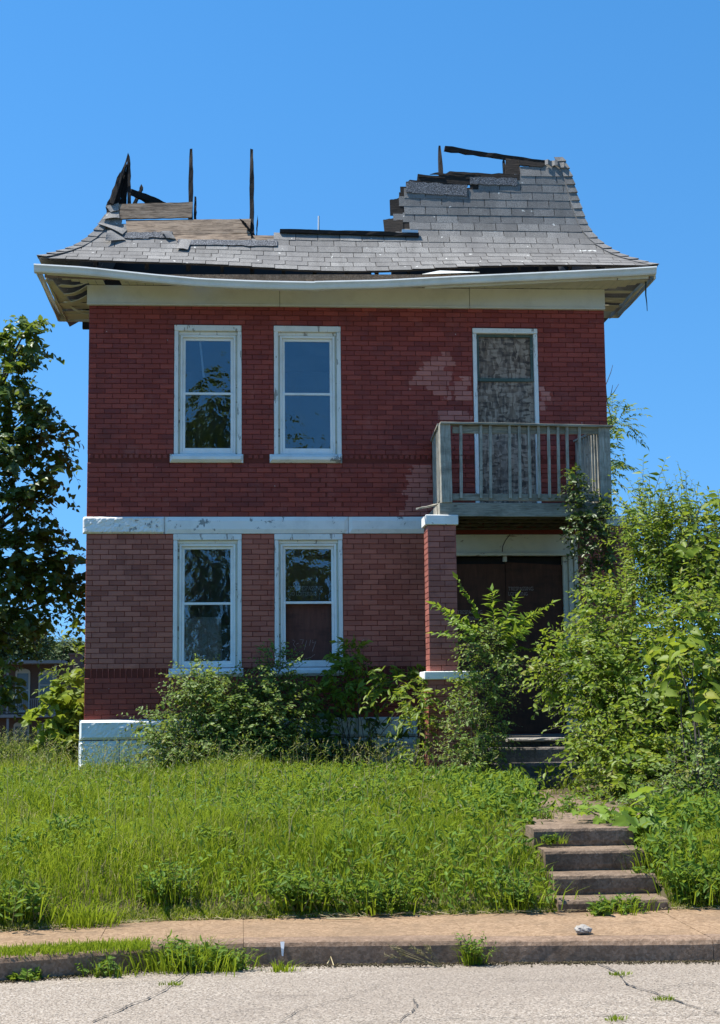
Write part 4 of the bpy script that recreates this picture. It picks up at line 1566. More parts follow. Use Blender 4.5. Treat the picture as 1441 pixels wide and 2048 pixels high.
# hip caps
for side, smax in ((0, 1.02), (1, STOT)):
    k = 0
    s = 0.0
    while s < smax:
        p, tt, nn = rp(s, 50, 0.0)
        q, _, n2 = rp(min(s + 0.17, STOT), 50, 0.0)
        def hp(pp, nn_, lat, off):
            w = pp[1] + nn_[1] * off * 1.0
            X, Y_, Z_ = w, w, pp[2] + nn_[2] * off
            if lat == 'f': X, Y_ = w + 0.115, w - 0.0
            if lat == 's': X, Y_ = w, w + 0.115
            return ((X if side == 0 else HW - X), Y_, Z_)
        g = MB()
        o1, o2 = 0.028 + rng.uniform(0, .008), 0.012
        vs = [hp(p, nn, 'f', o1 - .012), hp(p, nn, 'c', o1), hp(p, nn, 's', o1 - .012), hp(q, n2, 'f', o2 - .006), hp(q, n2, 'c', o2), hp(q, n2, 's', o2 - .006)]
        vs += [(v[0], v[1] + 0.006, v[2] - 0.006) for v in vs]
        fs = [(0, 1, 4, 3), (1, 2, 5, 4), (6, 9, 10, 7), (7, 10, 11, 8), (0, 6, 7, 1), (1, 7, 8, 2), (3, 4, 10, 9), (4, 5, 11, 10), (0, 3, 9, 6), (2, 8, 11, 5)]
        g.add(vs, fs, float(np.clip(rng.normal(.55, .25), 0, 1)))
        g.obj('hip_cap', MT['shingle'], roof)
        s += 0.127
        k += 1
# exposed underlay strips
for (xa, ya, xb, yb, h) in ((246, 468, 345, 466, 11), (356, 481, 555, 484, 11), (812, 365, 934, 372, 22), (940, 356, 1034, 358, 14)):
    g = MB()
    n = 14
    vs = []
    for i in range(n + 1):
        t = i / n
        for dy in (0, h):
            s, x = s_at(xa + (xb - xa) * t, ya + (yb - ya) * t + dy + rng.uniform(-1.2, 1.2))
            vs.append(rp(s, x, 0.018 + rng.uniform(0, .004))[0])
    for i in range(n + 1):
        for k in (0, 1):
            v = vs[i * 2 + k]; vs.append(v + np.array([0, 0.012, -0.004]))
    m = 2 * (n + 1)
    fs = [(2 * i, 2 * i + 1, 2 * i + 3, 2 * i + 2) for i in range(n)] + [(m + 2 * i, m + 2 * i + 2, m + 2 * i + 3, m + 2 * i + 1) for i in range(n)]
    fs += [(2 * i, 2 * i + 2, m + 2 * i + 2, m + 2 * i) for i in range(n)] + [(2 * i + 1, m + 2 * i + 1, m + 2 * i + 3, 2 * i + 3) for i in range(n)]
    g.add(vs, fs)
    g.obj('underlay', MT['felt'], roof)


def board(quad, mat, off=0.0, thick=0.024, rag=0.0, name='board', tint=1.0):
    """plank on the front slope given by photo-pixel corners (tl, tr, br, bl)"""
    (ax, ay), (bx_, by), (cx, cy), (dx, dy) = quad
    n = 10
    vs = []
    for i in range(n + 1):
        t = i / n
        for (x0_, y0_, x1_, y1_) in ((ax, ay, bx_, by), (dx, dy, cx, cy)):
            e = 0.0
            px = x0_ + (x1_ - x0_) * t
            pyy = y0_ + (y1_ - y0_) * t + (rng.uniform(-rag, rag) if rag else 0)
            s, x = s_at(px, pyy)
            vs.append(rp(s, x, off)[0])
    m = len(vs)
    nn = rp(s_at((ax + cx) / 2, (ay + cy) / 2)[0])[2]
    vs += [v - nn * thick for v in vs]
    fs = [(2 * i, 2 * i + 1, 2 * i + 3, 2 * i + 2) for i in range(n)] + [(m + 2 * i, m + 2 * i + 2, m + 2 * i + 3, m + 2 * i + 1) for i in range(n)]
    fs += [(2 * i, 2 * i + 2, m + 2 * i + 2, m + 2 * i) for i in range(n)] + [(2 * i + 1, m + 2 * i + 1, m + 2 * i + 3, 2 * i + 3) for i in range(n)]
    fs += [(0, m, m + 1, 1), (2 * n, 2 * n + 1, m + 2 * n + 1, m + 2 * n)]
    g = MB()
    g.add(vs, fs, tint)
    return g.obj(name, mat, roof)


board([(238, 410), (386, 406), (384, 437), (240, 440)], MT['plank'], 0.02)
board([(252, 441), (502, 439), (500, 467), (255, 472)], MT['plank'], 0.006)
board([(340, 470), (502, 468), (503, 480), (350, 483)], MT['plank'], 0.004)
board([(506, 471), (562, 471), (562, 482), (512, 480)], MT['plank'], 0.0, tint=.8)
board([(780, 400), (806, 396), (806, 431), (781, 430)], MT['charred'], 0.0, tint=.9)
board([(767, 440), (806, 434), (808, 468), (770, 467)], MT['charred'], 0.0, tint=1)
board([(836, 350), (1000, 354), (1036, 352), (1036, 374), (834, 368)][:2] + [(1036, 372), (834, 366)], MT['charred'], 0.002, rag=1.5, tint=.9)
board([(900, 343), (1040, 350), (1040, 362), (880, 356)], MT['charred'], 0.006, rag=1.8, tint=.9)
board([(820, 360), (936, 368), (936, 373), (814, 366)], MT['charred'], 0.0, rag=.8, tint=.5)
board([(1012, 316), (1040, 320), (1040, 352), (1012, 348)], MT['charred'], 0.0, tint=1)
board([(1036, 322), (1090, 328), (1086, 336), (1038, 332)], MT['charred'], 0.02, tint=.8)
for q in ([(870, 346), (930, 352), (930, 355), (860, 349)], [(850, 352), (890, 355), (890, 358), (838, 355)], [(905, 345), (960, 349), (960, 352), (900, 348)]):
    board(q, MT['charred'], 0.01, 0.012, rag=.6, name='splinter', tint=.3)
# dark trim plank lying along the broken middle
s0, xa = s_at(560, 466)
g = MB()
pa, pb = rp(s_at(560, 466)[0], s_at(560, 466)[1], 0.03)[0], rp(s_at(838, 474)[0], s_at(838, 474)[1], 0.03)[0]
g.beam(pa, pb, 0.05, 0.05, n=14, jag=.004)
g.obj('trim_plank', MT['charred'], roof)
g = MB()
pa, pb = rp(s_at(600, 461)[0], s_at(600, 461)[1], 0.0)[0], rp(s_at(782, 466)[0], s_at(782, 466)[1], 0.0)[0]
g.beam(pa, pb, 0.04, 0.02, n=10, jag=.004)
g.obj('trim_plank', MT['charred'], roof)
g = MB()
pa, pb = rp(s_at(804, 468)[0], s_at(804, 468)[1], 0.035)[0], rp(s_at(836, 469)[0], s_at(836, 469)[1], 0.035)[0]
g.beam(pa, pb, 0.03, 0.06, n=3)
g.obj('flashing', MT['flashing'], roof)
g = MB()
p = at(638, 462, 0.6)
g.tube([at(638, 466, 0.6), at(638, 432, 0.6)], 0.014, 0.012, 8)
g.obj('vent_pipe', MT['pipe_white'], roof)


def rafter(pxb, s0, ytop, w=0.042, dep=0.10, tint=.6, name='rafter', lean=0.0, mat='charred_v'):
    """timber following the slope just below the deck from arc s0 up to the photo height ytop"""
    st, xt = s_at(pxb, ytop)
    X = s_at(pxb, min(ytop + 60, 470))[1]
    N = 14
    vs, fs = [], []
    for i in range(N + 1):
        s = s0 + (st - s0) * i / N
        k = 1.0 if i < N - 3 else 1 - 0.22 * (i - N + 3) / 3 * 2
        p, tt, nn = rp(s, X + lean * i / N, -0.024)
        for a, b in ((-1, 0), (1, 0), (1, 1), (-1, 1)):
            vs.append(p + np.array([a * w / 2 * k, 0, 0]) - nn * b * dep * k + rng.uniform(-.006, .006, 3))
    for i in range(N):
        for k in range(4):
            fs.append((i * 4 + k, i * 4 + (k + 1) % 4, (i + 1) * 4 + (k + 1) % 4, (i + 1) * 4 + k))
    fs += [(3, 2, 1, 0), tuple(N * 4 + k for k in range(4))]
    g = MB(); g.add(vs, fs, tint)
    return g.obj(name, MT[mat], roof)


rafter(382, 0.05, 296, 0.060)
rafter(504, 0.05, 296, 0.058)
rafter(390, 0.5, 392, 0.035, .06)
rafter(625, 0.05, 470, 0.045)
rafter(746, 0.05, 466, 0.045)
rafter(884, 0.05, 290, 0.062, tint=.9)
rafter(1013, 0.05, 317, 0.045, tint=.9)
rafter(1110, 0.05, 330, 0.045)
rafter(300, 0.05, 440, 0.045)
for px in (200, 446, 565, 686, 806, 930, 1060, 1180):
    rafter(px, 0.02, 490, 0.045, 0.09)
# top plate of the right-hand remnant
pa, pb = rp(s_at(890, 295)[0], s_at(890, 295)[1], -0.03)[0], rp(s_at(1092, 326)[0], s_at(1092, 326)[1], -0.02)[0]
g = MB(); g.beam(pa, pb, 0.05, 0.068, n=14, jag=.008, tint=.9, endjag=.03)
g.obj('top_plate', MT['charred'], roof)
# crumpled cap at the top corner
g = MB()
n = 8
vs = []
for i in range(n + 1):
    t = i / n
    for dy in (0, 10):
        s, x = s_at(1090 + 38 * t, 324 + dy + 6 * t * t)
        vs.append(rp(s, x, 0.03 + 0.02 * math.sin(t * 14))[0])
fs = [(2 * i, 2 * i + 1, 2 * i + 3, 2 * i + 2) for i in range(n)]
g.add(vs, fs)
o = g.obj('crumpled_cap', MT['shingle'], roof)
md = o.modifiers.new('thick', 'SOLIDIFY'); md.thickness = 0.01


# burnt timbers of the left corner
def char(a, b, Ya, Yb, w, h, n=8, jag=.008, tint=.5, name='charred_timber', taper=.7):
    g = MB(); g.beam(at(*a, Ya), at(*b, Yb), w, h, up=(0, 1, 0), n=n, jag=jag, tint=tint, taper=taper, endjag=.04)
    return g.obj(name, MT['charred_v'], roof)


char((224, 412), (257, 312), .22, .42, 0.05, 0.12, taper=.35)
char((216, 420), (240, 350), .30, .42, 0.04, 0.16, taper=.5)
char((232, 415), (252, 330), .34, .46, 0.09, 0.10, taper=.3)
char((246, 412), (258, 320), .40, .50, 0.085, 0.08, taper=.35, tint=.3)
char((259, 412), (259, 314), .30, .40, 0.045, 0.10, taper=.6, tint=.8)
char((268, 412), (285, 374), .6, .7, 0.05, 0.08, taper=.8, tint=.7)
char((262, 384), (334, 412), .5, .7, 0.09, 0.05, taper=.9, tint=.3)
char((272, 390), (306, 412), .8, .9, 0.05, 0.05, tint=.3)
char((508, 472), (484, 440), .10, .06, 0.035, 0.03, tint=1.0, taper=.7)
char((513, 476), (516, 436), .14, .16, 0.012, 0.02, tint=.8, taper=.3)
# curled shingle scraps at the left hip
for (quad, bend) in (([(208, 446), (255, 462), (246, 474), (196, 452)], .05), ([(228, 462), (252, 482), (212, 490), (216, 470)], .09), ([(214, 428), (238, 424), (240, 440), (206, 444)], .05), ([(340, 464), (352, 480), (334, 482), (322, 468)], .06),
                     ([(362, 480), (384, 482), (376, 504), (354, 502)], .03), ([(212, 414), (238, 408), (238, 424), (222, 428)], .03)):
    g = MB()
    n = 5
    vs = []
    for i in range(n + 1):
        for j in range(n + 1):
            u, v = i / n, j / n
            px = (quad[0][0] * (1 - u) + quad[1][0] * u) * (1 - v) + (quad[3][0] * (1 - u) + quad[2][0] * u) * v
            pyy = (quad[0][1] * (1 - u) + quad[1][1] * u) * (1 - v) + (quad[3][1] * (1 - u) + quad[2][1] * u) * v
            s, x = s_at(px, pyy)
            vs.append(rp(s, x, 0.02 + bend * .35 * math.sin(math.pi * u) * v + bend * .5 * v)[0])
    fs = [(i * (n + 1) + j, i * (n + 1) + j + 1, (i + 1) * (n + 1) + j + 1, (i + 1) * (n + 1) + j) for i in range(n) for j in range(n)]
    g.add(vs, fs, .8)
    o = g.obj('torn_shingle', MT['shingle'], roof)
    md = o.modifiers.new('thick', 'SOLIDIFY'); md.thickness = 0.006

# attic behind: charred floor deck, rear slope, added partitions darkening the eave gap
g = MB()
g.box(0.02, HW - 0.02, 0.02, HD - 0.02, 7.005, 7.06)
g.add([(0.05, 8.9, 7.06), (HW - .05, 8.9, 7.06), (HW - .3, 8.5, 8.7), (.3, 8.5, 8.7), (0.05, 8.98, 7.06), (HW - .05, 8.98, 7.06), (HW - .3, 8.58, 8.7), (.3, 8.58, 8.7)],
      [(0, 1, 2, 3), (7, 6, 5, 4), (0, 4, 5, 1), (1, 5, 6, 2), (2, 6, 7, 3), (3, 7, 4, 0)])
g.box(-0.3, 3.95, 2.0, 2.08, 7.062, 8.30)
g.box(4.25, 7.2, 2.0, 2.08, 7.062, 8.30)
g.obj('attic', MT['plaster_dark'], roof)

# ---- eaves: frieze, soffits, fascia, gutters
fz = lambda px, py, Y=-0.04: at(px, py, Y)
fr = [(174, 570, 610), (560, 574, 613), (940, 577, 617), (1211, 579, 620)]
for (pa, ta, ba), (pb, tb, bb) in zip(fr[:-1], fr[1:]):
    a0, a1, b0, b1 = fz(pa, ba), fz(pa, ta), fz(pb, bb), fz(pb, tb)
    g = MB()
    gap = 0.003
    n = 6
    vs = []
    for i in range(n + 1):
        t = i / n
        lo, hi = a0 + (b0 - a0) * t, a1 + (b1 - a1) * t
        x = lo[0] + (gap if i == 0 else -gap if i == n else 0)
        w = 0.004 * math.sin(t * 7 + pa)
        lip = 0.03
        vs += [(x, -0.012, lo[2]), (x, -0.055 + w, lo[2] + .004), (x, -0.055 + w, lo[2] + lip), (x, -0.042 + w, lo[2] + lip + .008), (x, -0.040 + w, hi[2]), (x, -0.012, hi[2])]
    fs = [(i * 6 + j, i * 6 + (j + 1) % 6, (i + 1) * 6 + (j + 1) % 6, (i + 1) * 6 + j) for i in range(n) for j in range(6)]
    fs += [tuple(range(6)), tuple(n * 6 + j for j in range(5, -1, -1))]
    g.add(vs, fs)
    g.obj('frieze_panel', MT['frieze_metal'], house)
ZSW = lambda x: float(np.interp(x, [0, HW], [at(176, 570, -.05)[2], at(1210, 579, -.05)[2]])) + 0.012
ZSF = lambda x: float(np.interp(x, [-0.5, 2.5, HW + 0.5], [at(100, 552, -.58)[2], at(560, 572, -.58)[2] + .02, at(1234, 560, -.58)[2]])) + 0.01
eaves = empty('x')
bpy.data.objects.remove(eaves)
g = MB()
g.box(0.0, HW, -0.012, 0.004, 6.90, 7.2)
frame_ = g.obj('eaves', MT['plaster_dark'], house)
x = -0.42
k = 0
while x < HW + 0.45:
    miss = k in (6, 7, 31, 34) or (16 < k < 19)
    if not miss:
        g = MB()
        za, zb_ = ZSF(x), ZSW(min(max(x, 0), HW))
        ww = 0.100
        back = -0.04
        if x < 0.0: back = -0.58 + (x + 0.55) * 1.0
        if x > HW - .1: back = -0.58 + (HW + 0.55 - x) * 1.0
        back = min(back, -0.04)
        zb_ = za + (zb_ - za) * (back + 0.58) / 0.54
        g.beam((x + .05, -0.58, za), (x + .05, back, zb_), ww, 0.008, n=2, jag=.0015)
        g.obj('soffit_slat', MT['soffit_vinyl'], frame_)
    x += 0.106
    k += 1
# side eaves: fascia running back, slats, end return
YL = float(atz(135, 643, float(at(75, 540, -.6)[2]) - .09)[1])
YR = float(atz(1247, 636, float(at(1300, 548, -.6)[2]) - .09)[1])
for side in (0, 1):
    X0 = -0.60 if side == 0 else HW + 0.55
    YE = YL if side == 0 else YR
    zc = float(at(75, 540, -.6)[2]) if side == 0 else float(at(1300, 548, -.6)[2])
    sg = 1 if side == 0 else -1
    g = MB(); g.beam((X0, -0.62, zc), (X0, YE, zc - .02), 0.02, 0.14, n=6, jag=.006)
    g.obj('fascia', MT['soffit_vinyl'], frame_, 0.003)
    g = MB(); g.beam((X0 + sg * .09, -0.50, zc - 0.06), (X0 + sg * .12, YE, zc - .08), 0.02, 0.05, n=6, jag=.01)
    g.obj('batten', MT['soffit_vinyl'], frame_)
    g = MB(); g.beam((X0, YE, zc - .02), (0 if side == 0 else HW, YE, zc - .02), 0.03, 0.14)
    g.obj('end_return', MT['soffit_vinyl'], frame_)
    y = 0.05
    k = 0
    while y < YE - 0.05:
        miss = (k in (1, 2, 5, 9, 10, 14)) if side else (k < 5 or k in (9,))
        if not miss:
            g = MB()
            e = 0.0 if side == 0 else HW
            g.beam((X0 + sg * (.14 if side else .12), y, zc - .075 + rng.uniform(-.01, .01)), (e, y, zc - .07 + rng.uniform(-.01, .01)), 0.11, 0.008, n=2, jag=.002)
            g.obj('soffit_slat', MT['soffit_vinyl'], frame_)
        y += 0.116
        k += 1
# sagging broken soffit strips at the left corner
for a, b, Ya, Yb in (((98, 560), (150, 612), -.3, .9), ((120, 570), (176, 565), -.2, .02), ((130, 590), (178, 572), .2, .1), ((132, 605), (178, 592), .5, .3), ((140, 612), (172, 622), .9, .9), ((112, 585), (136, 640), .2, 2.2)):
    pts = [at(a[0] + (b[0] - a[0]) * t, a[1] + (b[1] - a[1]) * t + 5 * math.sin(t * 3.1), Ya + (Yb - Ya) * t) for t in np.linspace(0, 1, 7)]
    g = MB()
    for p, q in zip(pts[:-1], pts[1:]): g.beam(p, q, 0.10, 0.012, jag=.003)
    g.obj('hanging_strip', MT['soffit_vinyl'], frame_)
g = MB(); g.tube([at(1292, 562, -.5), at(1292, 590, -.5), at(1294, 605, -.5), at(1295, 622, -.5)], 0.012, 0.004, 4)
g.obj('hanging_strip', MT['plastic_strip'], frame_)


def gutter(pts, name='gutter', tilt=0.0, h=0.10):
    sec = [(0.0, 0.0), (-0.006, -0.018), (0.012, -0.048), (0.022, -0.082), (0.035, -h), (0.115, -h), (0.115, 0.0), (0.110, 0.0), (0.110, -h + .006), (0.040, -h + .006), (0.026, -0.078), (0.017, -0.045), (0.002, -0.018), (0.010, -0.004)]
    vs, fs = [], []
    c, s_ = math.cos(tilt), math.sin(tilt)
    for p in pts:
        for (y, z) in sec:
            vs.append((p[0], p[1] + y * c - z * s_, p[2] + y * s_ + z * c))
    m = len(sec)
    for i in range(len(pts) - 1):
        for k in range(m):
            fs.append((i * m + k, i * m + (k + 1) % m, (i + 1) * m + (k + 1) % m, (i + 1) * m + k))
    fs += [tuple(range(m)), tuple((len(pts) - 1) * m + k for k in range(m - 1, -1, -1))]
    g = MB(); g.add(vs, fs)
    return g.obj(name, MT['gutter_white'], frame_)


def pl(px, Y):
    p = np.array(px, float)
    t = np.linspace(0, 1, 18)
    d_ = np.linspace(0, 1, len(p))
    return [at(np.interp(u, d_, p[:, 0]), np.interp(u, d_, p[:, 1]), Y) for u in t]


gutter(pl([(68, 527), (170, 533), (300, 547), (400, 556), (520, 561), (640, 563)], -.72))
gutter(pl([(630, 562), (770, 559), (900, 552), (1100, 543), (1250, 536), (1314, 532)], -.73))
# back board behind the gutters and fascia below on the right
g = MB()
b_ = pl([(90, 548), (300, 556), (560, 556), (770, 556), (900, 556), (1300, 552)], -.59)
for p, q in zip(b_[:-1], b_[1:]): g.beam(p, q, 0.02, 0.09)
g.obj('fascia', MT['kerb'], frame_)
g = MB()
b_ = pl([(850, 572), (1003, 565), (1120, 559), (1234, 554)], -.605)
for p, q in zip(b_[:-1], b_[1:]): g.beam(p, q, 0.016, 0.075)
g.obj('fascia', MT['frieze_metal'], frame_)
g = MB()
b_ = pl([(1236, 554), (1297, 551)], -.608)
for p, q in zip(b_[:-1], b_[1:]): g.beam(p, q, 0.016, 0.085)
g.obj('fascia', MT['frieze_metal'], frame_)
g = MB()
b_ = pl([(95, 545), (180, 550), (330, 561)], -.60)
for p, q in zip(b_[:-1], b_[1:]): g.beam(p, q, 0.016, 0.07)
g.obj('fascia', MT['soffit_vinyl'], frame_)
# loose drip edge standing off the roof
g = MB()
a, b, c = at(845, 548, -.66), at(880, 541, -.62), at(960, 544, -.66)
g.prism([a, b, c], (0, 0.004, -0.004))
g.obj('drip_edge', MT['gutter_white'], frame_)


# ================================================================== neighbour house and far things
NY = 82.0
nb = empty('neighbour_house', tuple(at(80, 1500, NY + 2)))
tag(nb, 'distant brick house with two-storey timber porch behind the leafy bushes', 'house')
P = lambda px, py, Y=NY: at(px, py, Y)


def rect(mb, xa, ya, xb, yb, Y, dep=0.1):
    a, b = P(xa, yb, Y), P(xb, ya, Y)
    mb.box(a[0], b[0], Y, Y + dep, a[2], b[2])


g = MB()
a, b = P(-120, 1520, NY + 2.2), P(168, 1328, NY + 2.2)
g.box(a[0], b[0], NY + 2.2, NY + 10, -2.6, b[2])
g.obj('wall', MT['neighbour_brick'], nb)
g = MB()
a, b = P(-60, 1328), P(128, 1322)
g.box(a[0], b[0], NY - 0.3, NY + 2.2, a[2], b[2] + .05)
g.obj('porch_roof', MT['neighbour_wood'], nb)
g = MB()
a, b = P(-60, 1436), P(128, 1428)
g.box(a[0], b[0], NY - 0.1, NY + 2.19, a[2], b[2])
g.obj('porch_floor', MT['neighbour_wood'], nb)
for px in (15, 111):
    g = MB(); rect(g, px - 3, 1329, px + 3, 1427, NY, 0.16); g.obj('post', MT['neighbour_wood'], nb)
    g = MB(); rect(g, px - 3, 1437, px + 3, 1520, NY, 0.16); g.obj('post', MT['neighbour_wood'], nb)
for py in (1397, 1423):
    g = MB(); rect(g, 18, py, 108, py + 2.2, NY + 0.02, 0.08); g.obj('rail', MT['neighbour_wood'], nb)
for px in np.arange(20, 108, 4.2):
    g = MB(); rect(g, px, 1399, px + 1.5, 1423, NY + 0.03, 0.05); g.obj('baluster', MT['neighbour_wood'], nb)


def arch_window(xa, ya, xb, yb, Y, nm='window'):
    a, b = P(xa, yb, Y), P(xb, ya, Y)
    w = b[0] - a[0]
    pts = [(a[0], Y, a[2]), (b[0], Y, a[2])] + [(a[0] + w * (0.5 + 0.5 * math.cos(t)), Y, b[2] - 0.25 + 0.25 * math.sin(t)) for t in np.linspace(0, math.pi, 9)]
    g = MB(); g.prism(pts, (0, 0.08, 0))
    o = g.obj(nm, MT['neighbour_trim'], nb)
    zm = (a[2] + b[2]) / 2
    for z0_, z1_ in ((a[2] + .12, zm - .04), (zm + .04, b[2] - 0.33)):
        g = MB(); g.box(a[0] + .12, b[0] - .12, Y - 0.03, Y + .02, z0_, z1_)
        g.obj('pane', MT['neighbour_glass'], o)
    return o


arch_window(30, 1337, 61, 1424, NY + 2.1, 'porch_door')
arch_window(77, 1340, 110, 1400, NY + 2.1)
arch_window(27, 1443, 59, 1480, NY + 2.1)
arch_window(74, 1445, 108, 1500, NY + 2.1)
g = MB()
rect(g, 140, 1309, 163, 1332, NY + 4, 1.2)
rect(g, 137, 1306, 166, 1310, NY + 3.9, 1.4)
g.obj('chimney', MT['neighbour_brick'], nb)
for (a, b) in (((60, 1232), (175, 1318)), ((60, 1236), (175, 1262))):
    g = MB()
    p, q = at(*a, 60), at(*b, 58)
    t = np.linspace(-1.5, 2.5, 24)[:, None]
    g.tube(p + (q - p) * t, 0.012, 0.012, 4)
    tag(g.obj('utility_wire', MT['plastic_strip']), 'thin overhead wire, steeper of two left of the house' if b[1] > 1300 else 'thin overhead wire, flatter of two left of the house', 'wire', 'overhead wires')

# ================================================================== vegetation
UP = np.array([0, 0, 1.0])
FRONT = np.array([-0.25, -1.0, 0])
T_OVAL = (np.array([(0, 0, 0), (.28, .44, .07), (.68, .36, .05), (1, 0, -.10), (.68, -.36, .05), (.28, -.44, .07)]), [(0, 1, 2, 3), (0, 3, 4, 5)])
T_HEART = (np.array([(0.05, 0, 0), (-.08, .25, .07), (.12, .48, .10), (.42, .47, .09), (.74, .24, .0), (1, 0, -.20), (.74, -.24, .0), (.42, -.47, .09), (.12, -.48, .10), (-.08, -.25, .07), (.5, 0, -.03)]), [(0, 1, 2, 10), (10, 2, 3, 4), (10, 4, 5), (10, 5, 6), (10, 6, 7, 8), (0, 10, 8, 9)])
T_LANCE = (np.array([(0, 0, 0), (.35, .5, .05), (1, 0, -.12), (.35, -.5, .05)]), [(0, 1, 2), (0, 2, 3)])
T_LOBED = (np.array([(0, 0, 0), (-.12, .32, .03), (.18, .56, .06), (.34, .36, .05), (.62, .50, .02), (.68, .22, .03), (1, 0, -.10), (.68, -.22, .03), (.62, -.50, .02), (.34, -.36, .05), (.18, -.56, .06), (-.12, -.32, .03)]),
           [(0, 1, 2, 3), (0, 3, 4, 5), (0, 5, 6), (0, 6, 7), (0, 7, 8, 9), (0, 9, 10, 11)])


class Fol:
    def __init__(s):
        s.V, s.L, s.S, s.T = [], [], [], []
        s.nv = s.nl = 0

    def leaves(s, P, D, N, L, W, tint, tpl=T_OVAL):
        P, D, N = np.asarray(P, float), nrm(D), np.asarray(N, float)
        n = len(P)
        N = nrm(N - D * (N * D).sum(-1, keepdims=True))
        S = np.cross(N, D)
        tv, tf = tpl
        L = np.broadcast_to(L, n)[:, None, None]
        W = np.broadcast_to(W, n)[:, None, None]
        V = P[:, None] + tv[None, :, 0:1] * L * D[:, None] + tv[None, :, 1:2] * W * S[:, None] + tv[None, :, 2:3] * L * N[:, None]
        m = len(tv)
        s.V.append(V.reshape(-1, 3))
        base = s.nv + np.arange(n)[:, None] * m
        fl = np.concatenate([np.array(f) for f in tf])
        st = np.concatenate([[0], np.cumsum([len(f) for f in tf])[:-1]])
        s.L.append((base + fl[None]).ravel())
        s.S.append((s.nl + np.arange(n)[:, None] * len(fl) + st[None]).ravel())
        s.T.append(np.repeat(np.broadcast_to(tint, n), len(tf)))
        s.nv += n * m
        s.nl += n * len(fl)

    def prisms(s, A, B, r0, r1, tint):        # thin 3-sided twigs
        A, B = np.asarray(A, float), np.asarray(B, float)
        n = len(A)
        d = nrm(B - A)
        a = nrm(np.cross(d, [0.3, 0.5, 0.81]))
        b = np.cross(d, a)
        vs = []
        for P_, r in ((A, r0), (B, r1)):
            for k in range(3):
                w = 2.0944 * k
                vs.append(P_ + (math.cos(w) * a + math.sin(w) * b) * np.broadcast_to(r, n)[:, None])
        V = np.stack(vs, 1).reshape(-1, 3)
        fl = np.array([0, 1, 4, 3, 1, 2, 5, 4, 2, 0, 3, 5])
        s.V.append(V)
        s.L.append((s.nv + np.arange(n)[:, None] * 6 + fl[None]).ravel())
        s.S.append((s.nl + np.arange(n)[:, None] * 12 + np.array([0, 4, 8])[None]).ravel())
        s.T.append(np.repeat(np.broadcast_to(tint, n), 3))
        s.nv += n * 6
        s.nl += n * 12

    def blades(s, P, D, H, W, bend, tint):    # grass: curved tapered blades
        n = len(P)
        D = nrm(D)
        side = nrm(np.cross(D, UP) + 1e-6)
        yaw = rng.uniform(0, 6.283, n)
        side = np.stack([np.cos(yaw), np.sin(yaw), 0 * yaw], -1)
        H = np.asarray(H)[:, None]
        W = np.broadcast_to(W, n)[:, None]
        hd = D.copy(); hd[:, 2] = 0
        m1 = P + UP * H * 0.55 + hd * H * 0.25 * bend[:, None]
        m2 = P + UP * H * (1 - 0.25 * bend[:, None]) + hd * H * 0.85 * bend[:, None]
        V = np.stack([P - side * W, P + side * W, m1 + side * W * 0.8, m1 - side * W * 0.8, m2], 1).reshape(-1, 3)
        fl = np.array([0, 1, 2, 3, 3, 2, 4])
        s.V.append(V)
        s.L.append((s.nv + np.arange(n)[:, None] * 5 + fl[None]).ravel())
        s.S.append((s.nl + np.arange(n)[:, None] * 7 + np.array([0, 4])[None]).ravel())
        s.T.append(np.repeat(np.broadcast_to(tint, n), 2))
        s.nv += n * 5
        s.nl += n * 7

    def obj(s, name, mat, parent=None):
        return raw_mesh(name, np.concatenate(s.V), np.concatenate(s.L), np.concatenate(s.S), np.concatenate(s.T), mat, parent)


def rdir(n, up=0.0):
    d = rng.normal(0, 1, (n, 3))
    d[:, 2] += up
    return nrm(d)


def sprays(fol, wood, P0, D, LEN, K, leafL, leafW, droop=0.35, paired=False, tpl=T_OVAL, tint=None, flat=0.6, twig_r=0.004, fwd=0.5, start=0.1):
    """leafy twigs: P0,D,LEN per twig, K leaves (pairs if paired) along each"""
    n = len(P0)
    D = nrm(D)
    t = np.linspace(start, 1, K)
    pos = P0[:, None] + D[:, None] * (LEN[:, None, None] * t[None, :, None])
    pos[..., 2] -= droop * LEN[:, None] * t[None] ** 2
    tan = D[:, None] - np.array([0, 0, 1.0]) * (2 * droop * t[None, :, None])
    tan = nrm(tan)
    side = nrm(np.cross(D, UP + rng.normal(0, .35, (n, 3))))
    sgn = np.where(np.arange(K) % 2 == 0, 1.0, -1.0)
    tb = rng.uniform(0, 1, n) if tint is None else tint
    for q in ((1, -1) if paired else (1,)):
        sd = side[:, None] * (sgn[None, :, None] if not paired else q)
        ld = tan * fwd + sd * 0.85 + rng.normal(0, 0.28, pos.shape) - UP * 0.15
        nn = UP * flat + FRONT * 0.30 + rng.normal(0, 0.50, pos.shape) + (D * 0.35)[:, None]
        sz = leafL * (0.7 + 0.75 * rng.uniform(0, 1, n)[:, None] ** 2) * rng.uniform(0.6, 1.2, (n, K)) * (1 - 0.35 * t[None] ** 3)
        tt = np.clip(tb[:, None] * 0.75 + rng.uniform(-.05, 0.4, (n, K)), 0, 1)
        fol.leaves(pos.reshape(-1, 3), ld.reshape(-1, 3), nn.reshape(-1, 3), sz.ravel(), (sz * leafW).ravel(), tt.ravel(), tpl)
    if paired:      # terminal leaflet
        fol.leaves(pos[:, -1], tan[:, -1], UP * flat + rng.normal(0, .3, (n, 3)), leafL, leafL * leafW, tb, tpl)
    if wood is not None:
        m = (K + 1) // 2
        wood.prisms(P0, pos[:, m - 1], twig_r, twig_r * 0.7, 0.5)
        wood.prisms(pos[:, m - 1], pos[:, -1], twig_r * 0.7, twig_r * 0.3, 0.5)


